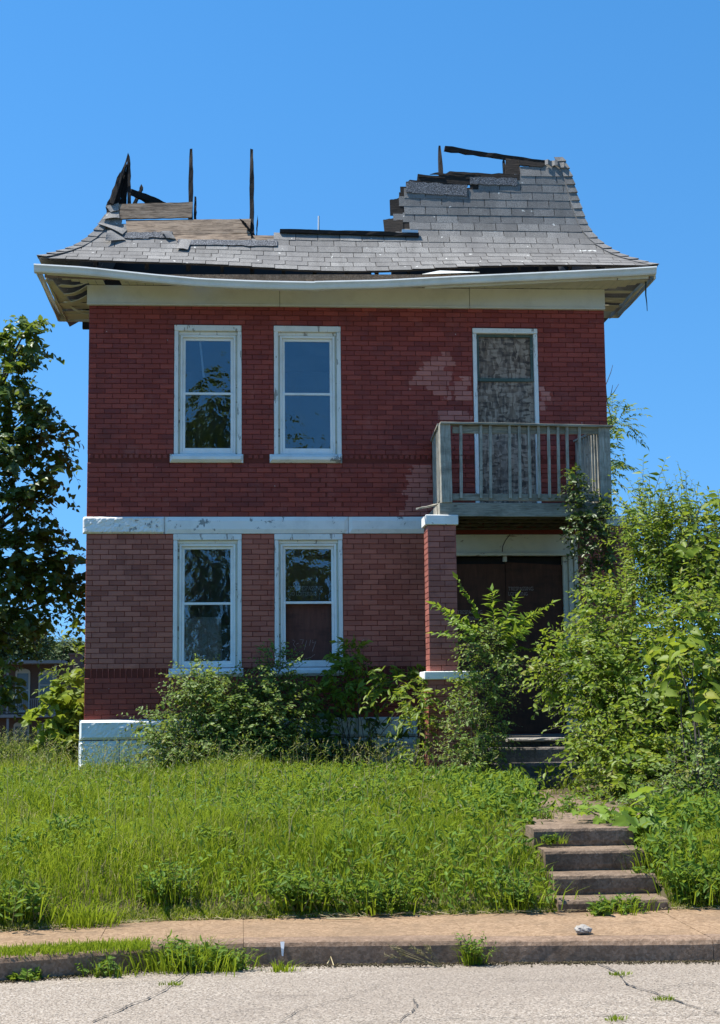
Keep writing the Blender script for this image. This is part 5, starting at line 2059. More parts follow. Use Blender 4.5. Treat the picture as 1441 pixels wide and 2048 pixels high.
def clusters(blobs, per, shell=0.55, up=0.35, seed_dir=None):
    """twig starts and outward directions in a list of (centre, (rx,ry,rz), weight)"""
    Ps, Ds = [], []
    for c, r, w in blobs:
        n = max(1, int(per * w))
        d = rdir(n)
        rad = rng.uniform(0, 1, n) ** 0.45
        p = np.asarray(c) + d * rad[:, None] * np.asarray(r)
        Ps.append(p)
        Ds.append(nrm(d * np.array([1, 1, .8]) + UP * up + rng.normal(0, .4, (n, 3))))
    return np.concatenate(Ps), np.concatenate(Ds)


def limb(mb, a, b, r0, r1, bow=0.12, n=7, seg=6):
    a, b = np.asarray(a, float), np.asarray(b, float)
    L = np.linalg.norm(b - a)
    o = rng.normal(0, bow * L, 3)
    t = np.linspace(0, 1, n)[:, None]
    pts = a + (b - a) * t + o * (t * (1 - t)) * 2 + UP * 0.15 * L * (t * (1 - t)) * 2
    mb.tube(pts, r0, r1, seg)
    return pts


def pblob(px, py, Y, rpx, rpy=None, ry=None, w=None):
    c = at(px, py, Y)
    k = (Y - CAM[1]) / FPX * 1.01
    rx = rpx * k
    rz = (rpy or rpx) * k
    ry = ry if ry else (rx + rz) / 2
    return (c, (rx, ry, rz), w if w else rx * rz * 10)


def plant(name, label, cat, base, blobs, per, leafL, leafW, K=7, twig=(0.25, 0.45), mat='bush_leaf', tpl=T_OVAL, droop=0.3, paired=False, stems=6, stem_r=0.012, group=None, up=0.35, twig_r=0.004, flat=0.6, trunk=False, fwd=0.5):
    root = empty(name, tuple(base))
    tag(root, label, cat, group)
    fol, wood = Fol(), Fol()
    P0, D = clusters(blobs, per, up=up)
    gz = ground_z(P0[:, 0], P0[:, 1]) + 0.03
    ok = (P0[:, 2] > gz) & ~((P0[:, 1] > -0.12) & (P0[:, 0] > -0.15) & (P0[:, 0] < HW + .1) & (P0[:, 1] < HD))
    P0, D = P0[ok], D[ok]
    LEN = rng.uniform(*twig, len(P0))
    # keep tips out of the wall
    tip = P0 + D * LEN[:, None]
    hit = (tip[:, 1] > -0.06) & (P0[:, 1] < 0) & (tip[:, 0] > -0.1) & (tip[:, 0] < HW)
    D[hit, 1] = -np.abs(D[hit, 1])
    sprays(fol, wood, P0, D, LEN, K, leafL, leafW, droop, paired, tpl, None, flat, twig_r, fwd)
    tag(fol.obj('foliage' if not trunk else 'crown', MT[mat], root), kind='stuff')
    tag(wood.obj('twigs', MT['bark'], root), kind='stuff')
    mb = MB()
    ws = np.array([b[2] for b in blobs]); ws = ws / ws.sum()
    if trunk:
        c = np.mean([b[0] for b in blobs], 0)
        top = np.array([base[0] * 0.6 + c[0] * 0.4, base[1] * .6 + c[1] * .4, c[2]])
        pts = limb(mb, base, top, stem_r, stem_r * 0.45, 0.03, 9, 9)
        for b in blobs:
            k = rng.integers(3, 9)
            limb(mb, pts[k], b[0], stem_r * 0.3, stem_r * 0.06, 0.10, 7, 5)
        mb.obj('trunk', MT['bark'], root, smooth=True)
    else:
        for _ in range(stems):
            b = blobs[rng.choice(len(blobs), p=ws)]
            a = np.array(base) + rng.normal(0, 0.12, 3) * np.array([1, 1, 0])
            limb(mb, a, b[0] + rng.normal(0, .3, 3) * np.asarray(b[1]), stem_r, stem_r * 0.3, 0.08, 7, 5)
        mb.obj('stems', MT['bark'], root, smooth=True)
    return root


def gb(px, py, Y):
    p = at(px, py, Y)
    return (p[0], Y, float(ground_z(p[0], Y)))


# --- shade tree left of the house
Yt = 3.6
tb = [pblob(45, 690, Yt, 36, 45), pblob(20, 770, Yt, 50, 45), pblob(60, 830, Yt, 55, 45), pblob(100, 880, Yt, 42, 42), pblob(20, 900, Yt, 70, 60), pblob(100, 950, Yt - .2, 30, 30),
      pblob(30, 990, Yt, 50, 40), pblob(105, 990, Yt, 14, 14), pblob(60, 1060, Yt, 45, 28), pblob(60, 1110, Yt, 60, 45), pblob(130, 1110, Yt + .2, 30, 36), pblob(20, 1160, Yt, 60, 50), pblob(110, 1170, Yt, 50, 40),
      pblob(150, 1200, Yt + .3, 14, 36), pblob(60, 1230, Yt, 45, 32), pblob(20, 1270, Yt, 40, 35), pblob(-10, 1370, Yt - .6, 26, 60), pblob(158, 1180, Yt + .3, 8, 60), pblob(-110, 850, Yt, 80, 120), pblob(-120, 1050, Yt, 130, 150), pblob(-60, 1250, Yt, 80, 60), pblob(10, 700, Yt, 20, 30), pblob(55, 655, Yt, 10, 16)]
tb = [(c, tuple(max(q * .78, q - .17, .05) for q in r), max(w * .8, .3)) for c, r, w in tb]
plant('shade_tree', 'dark leafy broadleaf tree leaning into view left of the house', 'tree', (-3.3, 4.6, 0.65), tb, 46, 0.125, 0.80, 8, (0.22, 0.5), 'dark_leaf', T_HEART, 0.45, stem_r=0.17, trunk=True, twig_r=.005)

# --- bright broad-leaved bush at the left wall of the house
plant('broadleaf_bush', 'bright lime-green broad-leaved bush against the left side of the house', 'bush', (-0.75, 1.6, 0.66),
      [pblob(140, 1400, 1.2, 34, 30), pblob(115, 1440, 1.2, 40, 36), pblob(140, 1475, 1.1, 34, 24), pblob(105, 1480, 1.3, 24, 18), pblob(150, 1380, 1.4, 14, 20)], 60, 0.15, 0.8, 6, (0.15, 0.35), 'lime_leaf', T_HEART, 0.4, stems=7)
plant('sumac_sapling', 'feathery compound-leaved sapling rising behind the lime-green bush', 'sapling', (-0.45, 2.6, 0.66),
      [pblob(152, 1335, 2.4, 12, 32), pblob(140, 1375, 2.4, 26, 8)], 60, 0.10, 0.30, 9, (0.25, 0.45), 'bush_leaf', T_LANCE, 0.35, True, stems=3)
plant('hanging_branch', 'single lime-green leaf spray poking past the left wall', 'branch', (-0.55, 3.0, 0.66), [pblob(150, 1262, 2.8, 8, 10, w=.12)], 60, 0.20, 0.5, 2, (0.1, 0.15), 'lime_leaf', T_OVAL, 0.5, stems=1, stem_r=.006)

# --- tree glimpsed behind the right corner
plant('corner_tree', 'small compound-leaved tree peeking out behind the right house corner', 'tree', (7.6, 9.8, 0.62),
      [pblob(1232, 850, 8.5, 26, 30), pblob(1222, 820, 8.5, 14, 20), pblob(1218, 945, 8.5, 14, 24), pblob(1170, 900, 10, 60, 90)], 30, 0.14, 0.34, 8, (0.3, 0.55), 'shrub_leaf', T_LANCE, 0.35, True, stem_r=0.05, trunk=True)
g = MB()
for ln in ([(1212, 770), (1222, 745), (1226, 730)], [(1214, 800), (1228, 785), (1238, 768)], [(1222, 790), (1226, 770)]):
    g.tube([at(x, y, 8.5) for x, y in ln], 0.008, 0.004, 4)
g.tube([at(1226, 850, 8.5), at(1214, 800, 8.5), at(1212, 770, 8.5)], 0.012, 0.008, 5)
tag(g.obj('bare_twig', MT['bark']), 'bare twigs above the leaves at the right house corner', 'twig')

# --- foundation shrub (small dull leaves) in front of the left windows
Ys = -0.75
plant('foundation_shrub', 'dense small-leaved shrub against the foundation between the lower windows', 'shrub', gb(480, 1560, -0.9),
      [pblob(430, 1480, Ys, 90, 60, .45), pblob(520, 1450, Ys, 56, 60, .4), pblob(430, 1400, Ys, 70, 48, .35), pblob(560, 1420, Ys, 50, 56, .35), pblob(345, 1500, Ys - .2, 50, 44, .3), pblob(545, 1510, Ys, 44, 40, .35), pblob(555, 1350, Ys, 26, 42, .25), pblob(395, 1370, Ys, 40, 26, .25), pblob(300, 1445, Ys, 22, 14, .2), pblob(460, 1530, Ys - .3, 110, 26, .3)],
      210, 0.066, 0.56, 8, (0.2, 0.42), 'shrub_leaf', T_OVAL, 0.25, stems=14, stem_r=.009)
plant('climbing_vine', 'vine with compound leaves trailing from the boarded lower window to the pier', 'vine', gb(720, 1560, -0.7),
      [pblob(720, 1375, -.5, 56, 20, .25), pblob(650, 1395, -.5, 34, 22, .2), pblob(800, 1365, -.8, 50, 18, .3), pblob(690, 1335, -.3, 40, 16, .12), pblob(835, 1400, -1.3, 24, 36, .25)],
      90, 0.10, 0.42, 6, (0.22, 0.42), 'bush_leaf', T_OVAL, 0.55, True, stems=8, stem_r=.008)
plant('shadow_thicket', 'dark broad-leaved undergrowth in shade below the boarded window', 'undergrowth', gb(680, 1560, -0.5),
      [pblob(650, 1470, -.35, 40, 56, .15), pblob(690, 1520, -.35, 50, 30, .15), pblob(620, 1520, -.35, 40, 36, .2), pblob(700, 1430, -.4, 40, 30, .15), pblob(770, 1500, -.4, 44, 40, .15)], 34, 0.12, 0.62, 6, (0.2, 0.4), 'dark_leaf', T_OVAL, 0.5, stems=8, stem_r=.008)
plant('window_vine', 'thin vine climbing the right side of the boarded window', 'vine', gb(685, 1500, -0.12),
      [pblob(680, 1290, -.06, 24, 30, .03), pblob(676, 1215, -.06, 16, 60, .03, w=.25), pblob(570, 1310, -.10, 24, 22, .05, w=.35), pblob(700, 1310, -.12, 26, 18, .06, w=.5)], 40, 0.075, 0.5, 4, (0.1, 0.2), 'vine_leaf', T_OVAL, 0.4, stems=4, stem_r=.005)
plant('lime_frond', 'sunlit yellow-green frond beside the boarded window', 'frond', gb(705, 1500, -0.55), [pblob(705, 1305, -.55, 14, 16, .08, w=.25)], 50, 0.12, 0.36, 6, (0.15, 0.25), 'lime_leaf', T_LANCE, 0.3, True, stems=2, stem_r=.006)
plant('pier_vine', 'leafy vine climbing the foot of the left porch pier', 'vine', gb(835, 1570, -1.7),
      [pblob(832, 1500, -1.75, 20, 56, .12), pblob(848, 1430, -1.7, 22, 46, .12), pblob(835, 1550, -1.8, 28, 20, .15), pblob(915, 1400, -1.75, 26, 30, .14)], 60, 0.085, 0.52, 6, (0.14, 0.3), 'bush_leaf', T_OVAL, 0.5, stems=6, stem_r=.007)

# --- sapling with long compound fronds in front of the doors
root = plant('porch_sapling', 'sapling with long compound fronds fanning out before the porch doors', 'sapling', gb(960, 1575, -2.3),
      [pblob(955, 1470, -2.2, 46, 54, .4), pblob(950, 1400, -2.2, 40, 46, .35), pblob(935, 1530, -2.3, 46, 30, .4), pblob(985, 1335, -2.2, 40, 40, .3), pblob(970, 1290, -2.2, 40, 24, .25)],
      180, 0.062, 0.52, 8, (0.2, 0.36), 'shrub_leaf', T_OVAL, 0.3, stems=12, stem_r=.010)
fol, wood = Fol(), Fol()
fr_ = [((985, 1285), (918, 1158)), ((985, 1285), (872, 1207)), ((980, 1290), (870, 1262)), ((990, 1285), (985, 1185)), ((990, 1285), (1100, 1205)), ((990, 1290), (1070, 1225)), ((990, 1295), (1045, 1265)), ((990, 1290), (1030, 1200)), ((985, 1290), (905, 1240)), ((985, 1300), (1060, 1300))]
for a, b in fr_:
    p, q = at(*a, -2.2), at(*b, -2.2 - rng.uniform(-.25, .5))
    n_ = 3
    P0 = np.repeat(p[None], 1, 0)
    q = q + UP * 0.06
    sprays(fol, wood, P0, (q - p)[None], np.array([np.linalg.norm(q - p) * 1.03]), 22, 0.125, 0.46, 0.10, True, T_LANCE, np.array([rng.uniform(.4, .9)]), 0.8, 0.006, 0.55, 0.2)
fol.obj('fronds', MT['frond_leaf'], root)
wood.obj('frond_stems', MT['bark'], root)

# --- dark creeper on the right end of the balcony
plant('balcony_creeper', 'dark creeper hanging over the right end of the balcony', 'creeper', gb(1190, 1500, -1.75),
      [pblob(1185, 1040, -1.65, 30, 50, .12), pblob(1195, 1100, -1.65, 34, 44, .14), pblob(1190, 1160, -1.65, 34, 40, .16), pblob(1150, 1060, -1.62, 16, 24, .08), pblob(1155, 985, -1.6, 20, 18, .05, w=.25), pblob(1150, 955, -1.58, 6, 20, .04, w=.12), pblob(1215, 1020, -1.6, 14, 30, .1)],
      150, 0.068, 0.6, 6, (0.12, 0.26), 'vine_leaf', T_OVAL, 0.5, stems=9, stem_r=.008)

# --- the big right-hand thicket
plant('tall_willowy_bush', 'tall willowy bush with narrow upright shoots right of the balcony', 'bush', gb(1320, 1560, -3.2),
      [pblob(1292, 1040, -3.0, 22, 50, .4), pblob(1300, 1090, -3.0, 36, 60, .5), pblob(1335, 1100, -3.0, 40, 50, .5), pblob(1372, 1045, -3.0, 24, 40, .4), pblob(1320, 1170, -3, 60, 60, .6), pblob(1405, 1150, -3.2, 50, 60, .5), pblob(1440, 1090, -3.2, 30, 40, .4), pblob(1360, 1200, -3.2, 70, 70, .5)],
      125, 0.10, 0.34, 12, (0.3, 0.6), 'bush_leaf', T_LANCE, 0.12, up=1.3, stems=16, stem_r=.012)
plant('rounded_thicket', 'broad rounded small-leaved thicket overhanging the porch steps', 'thicket', gb(1260, 1640, -4.2),
      [pblob(1240, 1250, -3.6, 84, 74, .6), pblob(1180, 1330, -3.6, 80, 64, .6), pblob(1290, 1370, -4.2, 130, 100, .7), pblob(1215, 1430, -4.0, 78, 60, .6), pblob(1280, 1480, -4.6, 110, 74, .7), pblob(1330, 1550, -5.2, 110, 70, .6), pblob(1105, 1330, -3.4, 30, 30, .3), pblob(1090, 1370, -3.3, 22, 22, .25), pblob(1195, 1510, -4.2, 48, 40, .4), pblob(1400, 1280, -4.4, 80, 90, .5), pblob(1440, 1370, -4.6, 60, 80, .5), pblob(1380, 1450, -4.8, 90, 90, .6), pblob(1260, 1560, -5.0, 70, 50, .5), pblob(1215, 1190, -3.2, 24, 24, .3)],
      135, 0.082, 0.58, 8, (0.2, 0.42), 'bush_leaf', T_OVAL, 0.25, stems=26, stem_r=.012)
plant('yellow_green_tree', 'yellow-green broad-leaved shoots at the right edge of the picture', 'bush', gb(1440, 1560, -4.0),
      [pblob(1405, 1060, -3.6, 26, 36, .3), pblob(1425, 1110, -3.6, 26, 50, .3), pblob(1445, 1030, -3.4, 20, 30, .3), pblob(1395, 1150, -3.8, 40, 60, .3), pblob(1440, 1230, -4.2, 40, 60, .4)], 60, 0.12, 0.62, 6, (0.25, 0.45), 'lime_leaf', T_OVAL, 0.35, stems=8, stem_r=.012)
plant('catalpa_sprout', 'large heart-leaved sprout hanging at the right edge of the thicket', 'sprout', gb(1400, 1640, -6.0),
      [pblob(1375, 1330, -5.6, 50, 56, .25), pblob(1340, 1300, -5.6, 22, 30, .2), pblob(1400, 1400, -5.6, 40, 40, .25), pblob(1330, 1410, -5.5, 20, 26, .2)], 36, 0.135, 0.72, 5, (0.2, 0.4), 'lime_leaf', T_HEART, 0.6, stems=5, stem_r=.010)
plant('dark_undergrowth', 'shadowy undergrowth at the foot of the right-hand thicket', 'undergrowth', gb(1380, 1690, -6.8),
      [pblob(1390, 1600, -6.4, 70, 80, .5), pblob(1320, 1640, -6.8, 70, 50, .4), pblob(1420, 1680, -7.4, 50, 50, .4), pblob(1400, 1530, -6.0, 50, 60, .5), pblob(1265, 1610, -6.2, 40, 24, .3)], 130, 0.062, 0.56, 7, (0.2, 0.36), 'shrub_leaf', T_OVAL, 0.3, stems=14, stem_r=.009)
plant('grape_vine', 'large lobed leaves spilling over the garden steps', 'vine', gb(1270, 1690, -7.9),
      [pblob(1225, 1630, -7.8, 36, 16, .25), pblob(1270, 1640, -7.8, 46, 26, .25), pblob(1320, 1660, -7.8, 46, 24, .25), pblob(1250, 1670, -8.0, 26, 16, .2)], 120, 0.115, 0.85, 4, (0.14, 0.3), 'frond_leaf', T_LOBED, 0.5, stems=7, stem_r=.007)

# --- distant trees
far = [((30, 1290, 100), [(30, 1290, 40, 36), (70, 1285, 30, 34), (-20, 1280, 50, 50), (10, 1250, 20, 30)], 'hazy green tree above the distant porch roof'),
       ((138, 1310, 120), [(138, 1305, 30, 18), (120, 1312, 20, 12), (160, 1308, 20, 14)], 'far tree crown beside the distant chimney'),
       ((1500, 1380, 100), [(1500, 1350, 60, 50), (1450, 1370, 50, 40)], 'far tree hidden beyond the right-hand thicket')]
for (px, py, Y), bl, lab in far:
    b = at(px, py, Y)
    plant('distant_tree', lab, 'tree', (b[0], Y, float(ground_z(b[0], min(Y, 150)))), [pblob(x, y, Y, rx, rz, None, 6.0) for x, y, rx, rz in bl], 70, 0.32, 0.7, 6, (0.6, 1.3), 'far_leaf', T_OVAL, 0.3, stem_r=0.22, trunk=True, group='trees beyond the house', twig_r=.02)

# --- trees across the road (mirrored in the window panes)
STREET = [(395, 34, [(395, 870, 34, 34), (432, 805, 22, 18), (455, 870, 26, 30), (380, 930, 50, 40), (440, 950, 40, 40), (575, 915, 18, 18)], 'tall leafy tree across the road, mirrored in the upper left window'),
          (420, 37, [(400, 1110, 60, 36), (450, 1160, 46, 40), (380, 1200, 50, 44), (430, 1250, 60, 44), (400, 1310, 70, 36)], 'broad leafy tree across the road, mirrored in the lower left window'),
          (620, 40, [(585, 1110, 24, 22), (600, 1160, 36, 26), (640, 1190, 44, 30), (570, 1220, 40, 40), (660, 1120, 16, 22), (650, 1260, 60, 40)], 'loose leafy tree across the road, mirrored in the boarded window')]
for px, Y, bl, lab in STREET:
    q = at(px, 1390, Y)
    bl = [pblob(x, y, Y, rx, rz, None, 2.2) for x, y, rx, rz in bl]
    bl = [(np.array([c[0], -c[1], c[2]]), tuple(k * .85 for k in r), w) for c, r, w in bl]      # they stand on the far side of the road
    plant('street_tree', lab, 'tree', (q[0], -Y, 0.12), bl, 100, 0.20, 0.7, 7, (0.5, 1.0), 'shrub_leaf', T_OVAL, 0.3, stem_r=0.22, trunk=True, group='trees across the road', twig_r=.012)

# ------------------------------------------------------------------ grass


def lawn_ok(x, y):
    inst = (x > SX0 - 0.02) & (x < SX1 + 0.05) & (y < -7.95)
    pth = (np.abs(x - (4.80 + (y + 8) * 0.15)) < 0.44) & (y > -8) & (y < -2.6)
    hs = (x > -0.13) & (x < HW + .12) & (y > -0.11) & (y < HD)
    st = (x > 4.25) & (x < 6.0) & (y > -2.5) & (y < 0)
    return ~(inst | hs | st) & ~(pth & (rng.uniform(0, 1, len(x)) < 0.94))


def scatter(n, x0, x1, y0, y1):
    x, y = rng.uniform(x0, x1, n), rng.uniform(y0, y1, n)
    y = np.maximum(y, walk_back(x) + 0.02 + rng.uniform(0, .12, n))
    k = lawn_ok(x, y)
    x, y = x[k], y[k]
    return np.stack([x, y, ground_z(x, y) - 0.01], -1)


def fbm(x, y, s):
    return (np.sin(x * 1.3 * s + 1.7 * np.sin(y * .9 * s)) + np.sin(y * 1.9 * s + 1.3 * np.sin(x * 1.1 * s + 2)) + .6 * np.sin((x + y) * 3.1 * s + 1)) / 2.6


fol = Fol()
for n, (x0, x1, y0, y1), hm, wd in ((84000, (-0.9, 7.0, -9.9, -6.8), 0.16, 0.0034), (74000, (-1.5, 7.2, -7.0, -3.2), 0.18, 0.0044), (42000, (-3.0, 7.6, -3.4, -0.1), 0.22, 0.006), (16000, (-5, -0.1, -0.3, 9), 0.26, 0.009), (16000, (6.8, 14, -9.6, 6), 0.24, 0.010), (16000, (-9, -0.8, -12, -0.2), 0.22, 0.009)):
    P_ = scatter(n, x0, x1, y0, y1)
    m = len(P_)
    f = fbm(P_[:, 0], P_[:, 1], 1.1)
    H = hm * (0.45 + 0.5 * (f + 1)) * rng.uniform(0.45, 1.4, m)
    edge = np.clip((P_[:, 1] - walk_back(P_[:, 0])) / 0.35, 0.3, 1)
    H *= edge
    tr = np.exp(-np.maximum(0, np.abs(P_[:, 0] - (4.55 + (P_[:, 1] + 8) * 0.13)) - .35) / 0.45) * (P_[:, 1] > -8.1)
    H *= 1 - 0.72 * np.clip(tr, 0, 1)
    D = rdir(m)
    tint = np.clip(0.5 + 0.5 * fbm(P_[:, 0], P_[:, 1], .8) + rng.normal(0, .22, m), 0, .99)
    dry = rng.uniform(0, 1, m) < (0.06 + 0.3 * (edge < 0.6) + 0.12 * (fbm(P_[:, 0] + 9, P_[:, 1], 2.3) > .35))
    tint = np.where(dry, 1.0, np.minimum(tint, 0.87))
    fol.blades(P_, D, H, wd, rng.uniform(0.25, 1.1, m), tint)
tag(fol.obj('grass', MT['grass']), 'long unmown sunlit grass covering the sloping front yard', 'grass', kind='stuff')

# broad-leaved weeds through the lawn
fol = Fol()
P_ = scatter(13000, -1.2, 7.0, -9.7, -0.3)
f = fbm(P_[:, 0] + 4, P_[:, 1] * 1.2 + 1, 1.7)
right = (P_[:, 0] - 2.0) / 4.0
keep = rng.uniform(-1.0, 1.0, len(P_)) < f * 1.4 - 0.2 + 0.75 * right
P_ = P_[keep]
m = len(P_)
P_[:, 2] += rng.uniform(0.05, 0.24, m)
K = 5
PP = np.repeat(P_, K, 0) + rng.normal(0, .035, (m * K, 3))
fol.leaves(PP, rdir(m * K, 0.3), UP + rng.normal(0, .5, (m * K, 3)), rng.uniform(.03, .07, m * K) * (1 + .25 * np.clip(PP[:, 0] - 2.5, 0, 2)), rng.uniform(.013, .026, m * K) * (1 + .25 * np.clip(PP[:, 0] - 2.5, 0, 2)), np.clip(rng.normal(.45, .28, m * K), 0, 1), T_OVAL)
tag(fol.obj('ground_weeds', MT['weed']), 'low broad-leaved weeds mixed through the lawn grass', 'weeds', kind='stuff')

# tall seeding grass by the house and at the far left
fol = Fol()
Ps = [scatter(900, -2.6, -0.1, -0.8, 4.5), scatter(500, -3.4, -0.1, 3, 9), scatter(420, 0, 4.3, -1.6, -0.5), scatter(420, -.5, 4.2, -8.6, -1.2)]
P_ = np.concatenate(Ps)
m = len(P_)
H = rng.uniform(0.30, 0.62, m)
fol.blades(P_, rdir(m), H, 0.0035, rng.uniform(.15, .6, m), np.where(rng.uniform(0, 1, m) < .45, 1.0, rng.uniform(.3, .8, m)))
tipd = nrm(rdir(m) * np.array([1, 1, 0]) * 0.7 + UP * .4)
tp = P_ + UP * (H * 0.82)[:, None] + rdir(m) * .02
for k in range(5):
    fol.leaves(tp + tipd * (k * 0.022), tipd + rng.normal(0, .35, (m, 3)), rdir(m), 0.035, 0.010, np.clip(rng.uniform(.7, 1.2, m), 0, 1), T_LANCE)
tag(fol.obj('seeding_grass', MT['grass_tall']), 'tall tan seed heads standing above the grass near the house', 'grass', kind='stuff')

# creeping grass over the left pavement edge
fol = Fol()
n = 2600
px, pyv = rng.uniform(0, 300, n), rng.normal(0, 4.5, n)
pts = np.array([atz(a, np.interp(a, [0, 150, 300], [1908, 1899, 1892]) + b, 0.138) for a, b in zip(px, pyv)])
fol.blades(pts, rdir(n), rng.uniform(.02, .055, n), 0.003, rng.uniform(.3, 1.1, n), rng.uniform(.1, .85, n))
tag(fol.obj('creeping_grass', MT['grass']), 'strip of short grass creeping along the left kerb top', 'grass', kind='stuff')

# dead stalks and litter along the back of the pavement
fol = Fol()
n = 900
x = rng.uniform(-0.6, 6.5, n)
y = walk_back(x) + rng.normal(0.03, .06, n)
fol.prisms(np.stack([x, y, 0.158 + 0 * x], -1), np.stack([x + rng.normal(0, .06, n), y + rng.normal(0, .03, n), 0.16 + rng.uniform(0, .02, n)], -1), .0018, .001, rng.uniform(.5, 1, n))
tag(fol.obj('straw_litter', MT['straw']), 'dead straw littering the back edge of the pavement', 'straw', kind='stuff')


# ------------------------------------------------------------------ individual weeds
def tuft(name, label, base, n, h, w, spread, mat='grass', cat='weed', leaf=None, group=None):
    root = empty(name, tuple(base))
    tag(root, label, cat, group)
    b = np.asarray(base)
    fol = Fol()
    P_ = b + rng.normal(0, 1, (n, 3)) * np.array([spread, spread * .6, 0])
    d = rdir(n); d[:, :2] = d[:, :2] * 0.6 + (P_ - b)[:, :2] / max(spread, .01) * 0.5
    fol.blades(P_, d, rng.uniform(.4, 1.1, n) * h, w, rng.uniform(.3, 1.2, n), rng.uniform(.1, .85, n))
    tag(fol.obj('blades', MT[mat], root), kind='stuff')
    if leaf:
        k, L, wd, hh = leaf
        f2, wd2 = Fol(), Fol()
        A = b + rng.normal(0, 1, (k, 3)) * np.array([spread * .6, spread * .4, 0])
        D = nrm(rdir(k) * np.array([.55, .55, .1]) + UP)
        sprays(f2, wd2, A, D, rng.uniform(.5, 1.1, k) * hh, 10, L, wd, 0.15, False, T_OVAL, None, 0.5, .004, .4, .1)
        tag(f2.obj('leaves', MT['weed'], root), kind='stuff')
        tag(wd2.obj('stalks', MT['stalk'], root), kind='stuff')
    return root


def gpt(px, py, z=None):
    if z is not None: return atz(px, py, z)
    for Y in np.arange(-10.2, 0, .02):
        p = at(px, py, Y)
        if p[2] <= float(ground_z(p[0], p[1])) + .005 or Y > -0.1: break
    # nearest crossing of the sight line with the lawn
    best = None
    for Y in np.arange(-9.9, 0, .02):
        p = at(px, py, Y)
        dz = p[2] - float(ground_z(p[0], p[1]))
        if best is None or abs(dz) < best[0]: best = (abs(dz), p)
    return best[1]


tuft('kerb_weed', 'bushy grass clump sprouting at the kerb joint on the left', atz(370, 1940, .0), 480, .22, .0035, .14, leaf=(70, .055, .4, .22))
tuft('kerb_weed', 'leafy low weed in the gutter right of the bushy kerb clump', atz(455, 1941, .0), 90, .14, .004, .07, leaf=(20, .05, .45, .16))
tuft('kerb_weed', 'small weeds in the gutter left of the bushy kerb clump', atz(210, 1952, .0), 60, .13, .004, .10, leaf=(14, .04, .5, .14))
tuft('kerb_weed', 'tiny broad-leaved weed low on the far left kerb', atz(50, 1960, .0), 30, .06, .004, .07, leaf=(10, .045, .5, .08))
tuft('kerb_weed', 'feathery weed growing out of the kerb joint below the steps', atz(948, 1930, .0), 60, .16, .004, .03, leaf=(16, .05, .36, .24))
tuft('kerb_weed', 'flat little grass tuft in the gutter under the white kerb mark', atz(565, 1943, .0), 70, .08, .004, .04)
tuft('pavement_weed', 'spiky grass tuft growing across the left pavement', gpt(165, 1855), 260, .22, .0045, .10)
tuft('pavement_weed', 'young weeds at the foot of the garden steps', atz(1235, 1825, .14), 150, .14, .004, .14, leaf=(22, .055, .36, .16))
tuft('pavement_weed', 'low broad weed where the lowest step meets the pavement', atz(1200, 1832, .14), 20, .05, .005, .05, leaf=(9, .08, .3, .10))
for i, (px, py, s, lab) in enumerate(((330, 1800, 1.0, 'tall blue-green weed standing in the left lawn bank'), (15, 1840, 1.1, 'dark weed clump at the lower left corner of the lawn'), (610, 1815, .9, 'dark weed clump low on the bank, centre'),
                                      (760, 1825, .8, 'spreading weed at the bank foot right of centre'), (1040, 1815, 1.0, 'lush weed clump left of the lowest garden step'), (690, 1570, .9, 'grey-green weed stalk before the shadowed foundation'),
                                      (250, 1570, .9, 'wispy weed before the white foundation corner'), (1140, 1650, .9, 'slender weed beside the path above the steps'), (1330, 1740, 1.1, 'leafy weed spreading right of the garden steps'), (1400, 1800, 1.1, 'leafy weed at the right edge above the pavement'), (140, 1680, .7, 'dark weed patch in the left lawn'), (430, 1700, .7, 'dark weed patch in the middle lawn'))):
    b = gpt(px, py)
    tuft('lawn_weed', lab, (b[0], b[1], float(ground_z(b[0], b[1]))), 120, .24 * s, .0045, .14 * s, leaf=(int(34 * s), .07, .42, .34 * s), group='weeds in the lawn')
for px, py, lab in ((1240, 1950, 'grass line growing in the road crack'), (1330, 2000, 'grass tuft further along the road crack'), (1230, 2040, 'grass tuft at the bottom of the road'), (345, 1970, 'grass tuft in the left road crack')):
    tuft('road_weed', lab, atz(px, py, 0.01), 60, .03, .003, .03, group='weeds in the road cracks')
for px, py, s, lab in ((1110, 1690, 1, 'leaves trailing over the second garden step'), (1290, 1760, 1.1, 'grass blades leaning over the right of the steps'), (1095, 1640, 1, 'weeds between path slabs above the steps')):
    Yq = {1690: -8.45, 1760: -8.9, 1640: -7.7}[py]
    tuft('step_weed', lab, at(px, py, Yq) + np.array([0, .09, 0]), 40, .09 * s, .003, .05, leaf=(9, .045, .45, .10))

# dirt and grit washed against the kerb
fol = Fol()
n = 5200
x = rng.uniform(-0.8, 6.6, n)
y = kerb_y(x) - np.abs(rng.normal(0, .045, n)) - .004
s_ = rng.uniform(.002, .007, n)
d_ = rdir(n)
A = np.stack([x, y, 0.004 + s_ * .3], -1)
fol.prisms(A, A + d_ * np.array([1, 1, .2]) * s_[:, None] * 1.5, s_, s_ * .7, rng.uniform(0, 1, n))
tag(fol.obj('gutter_grit', MT['soil']), 'dirt and grit washed along the foot of the kerb', 'grit', kind='stuff')

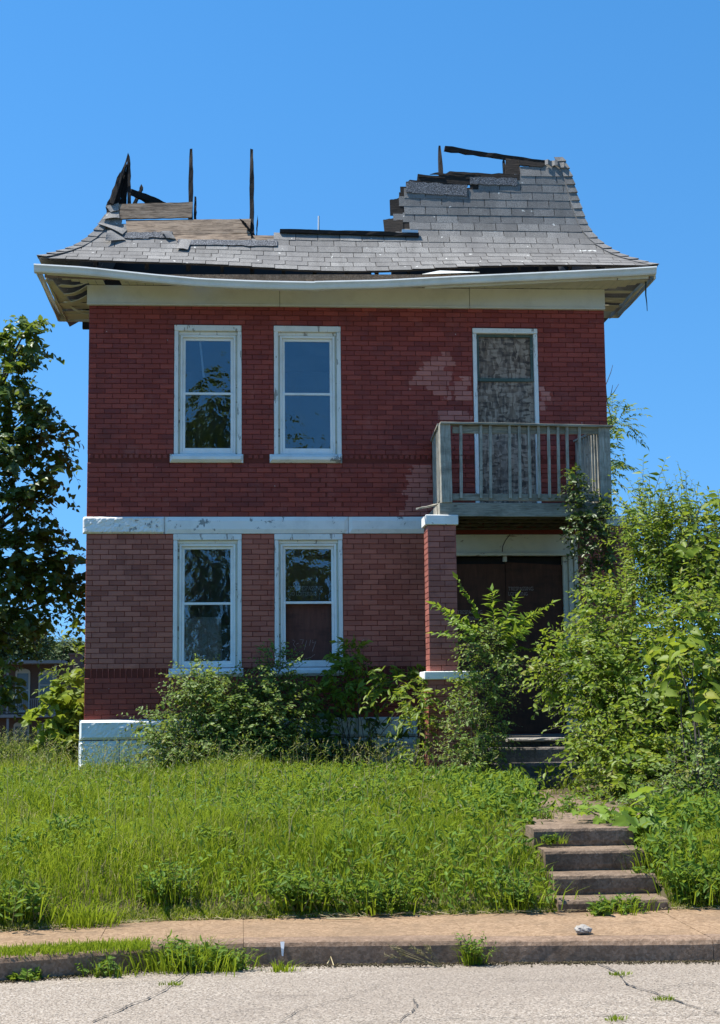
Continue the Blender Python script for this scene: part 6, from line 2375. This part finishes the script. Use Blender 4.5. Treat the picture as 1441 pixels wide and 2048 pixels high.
# ------------------------------------------------------------------ loose small things
bm = bmesh.new()
bmesh.ops.create_icosphere(bm, subdivisions=3, radius=1)
for v in bm.verts:
    k = 1 + 0.16 * math.sin(v.co.x * 4 + 1) * math.cos(v.co.y * 5) + 0.08 * math.sin(v.co.z * 9 + v.co.x * 7) + random.uniform(-.03, .03)
    v.co = Vector((v.co.x * .054 * k, v.co.y * .044 * k, v.co.z * .030 * k))
me = bpy.data.meshes.new('rubble_stone'); bm.to_mesh(me); bm.free()
o = link('rubble_stone', me, MT['slate_stone'])
o.location = Vector(atz(1169, 1868, 0.14)) + Vector((0, 0.03, 0.022))
tag(o, 'pale lump of rubble on the pavement below the steps', 'stone')
g = MB()
g.beam(at(1056, 1583, -2.9) + np.array([0, 0, .02]), at(1072, 1563, -2.75), 0.06, 0.015, n=4, jag=.006)
tag(g.obj('scrap_board', MT['scrap']), 'bent grey scrap leaning on the lowest porch step', 'scrap')
g = MB()
g.tube([atz(655, 1935, .0) + np.array([0, 0, .02]), atz(662, 1930, .0) + np.array([0, 0, .05]), atz(668, 1936, 0) + np.array([0, 0, .015])], .006, .004, 5)
tag(g.obj('dead_stick', MT['straw']), 'small pale stick lying against the kerb', 'stick')
g = MB()
g.tube([atz(654, 1840, .15) + np.array([0, 0, .01]), atz(720, 1843, .15) + np.array([0, 0, .015])], .006, .004, 5)
tag(g.obj('dead_stick', MT['straw']), 'long pale twig at the back of the pavement', 'stick')
root = empty('dry_grass_wisp', tuple(atz(830, 1932, 0)))
tag(root, 'dry seed-head wisp leaning against the kerb', 'grass')
fol = Fol()
b = atz(880, 1934, 0)
n = 14
A = b + rng.normal(0, .01, (n, 3)) * np.array([1, 1, 0])
B = np.array([atz(px, 1934, 0) + np.array([0, -0.02, z]) for px, z in zip(rng.uniform(770, 860, n), rng.uniform(.06, .13, n))])
fol.prisms(A, B, .0016, .001, .9)
for k in range(8):
    fol.leaves(B + (A - B) * (k * .035), (B - A) + rng.normal(0, .1, (n, 3)), rdir(n), .03, .006, .95, T_LANCE)
fol.obj('wisps', MT['stalk'], root)
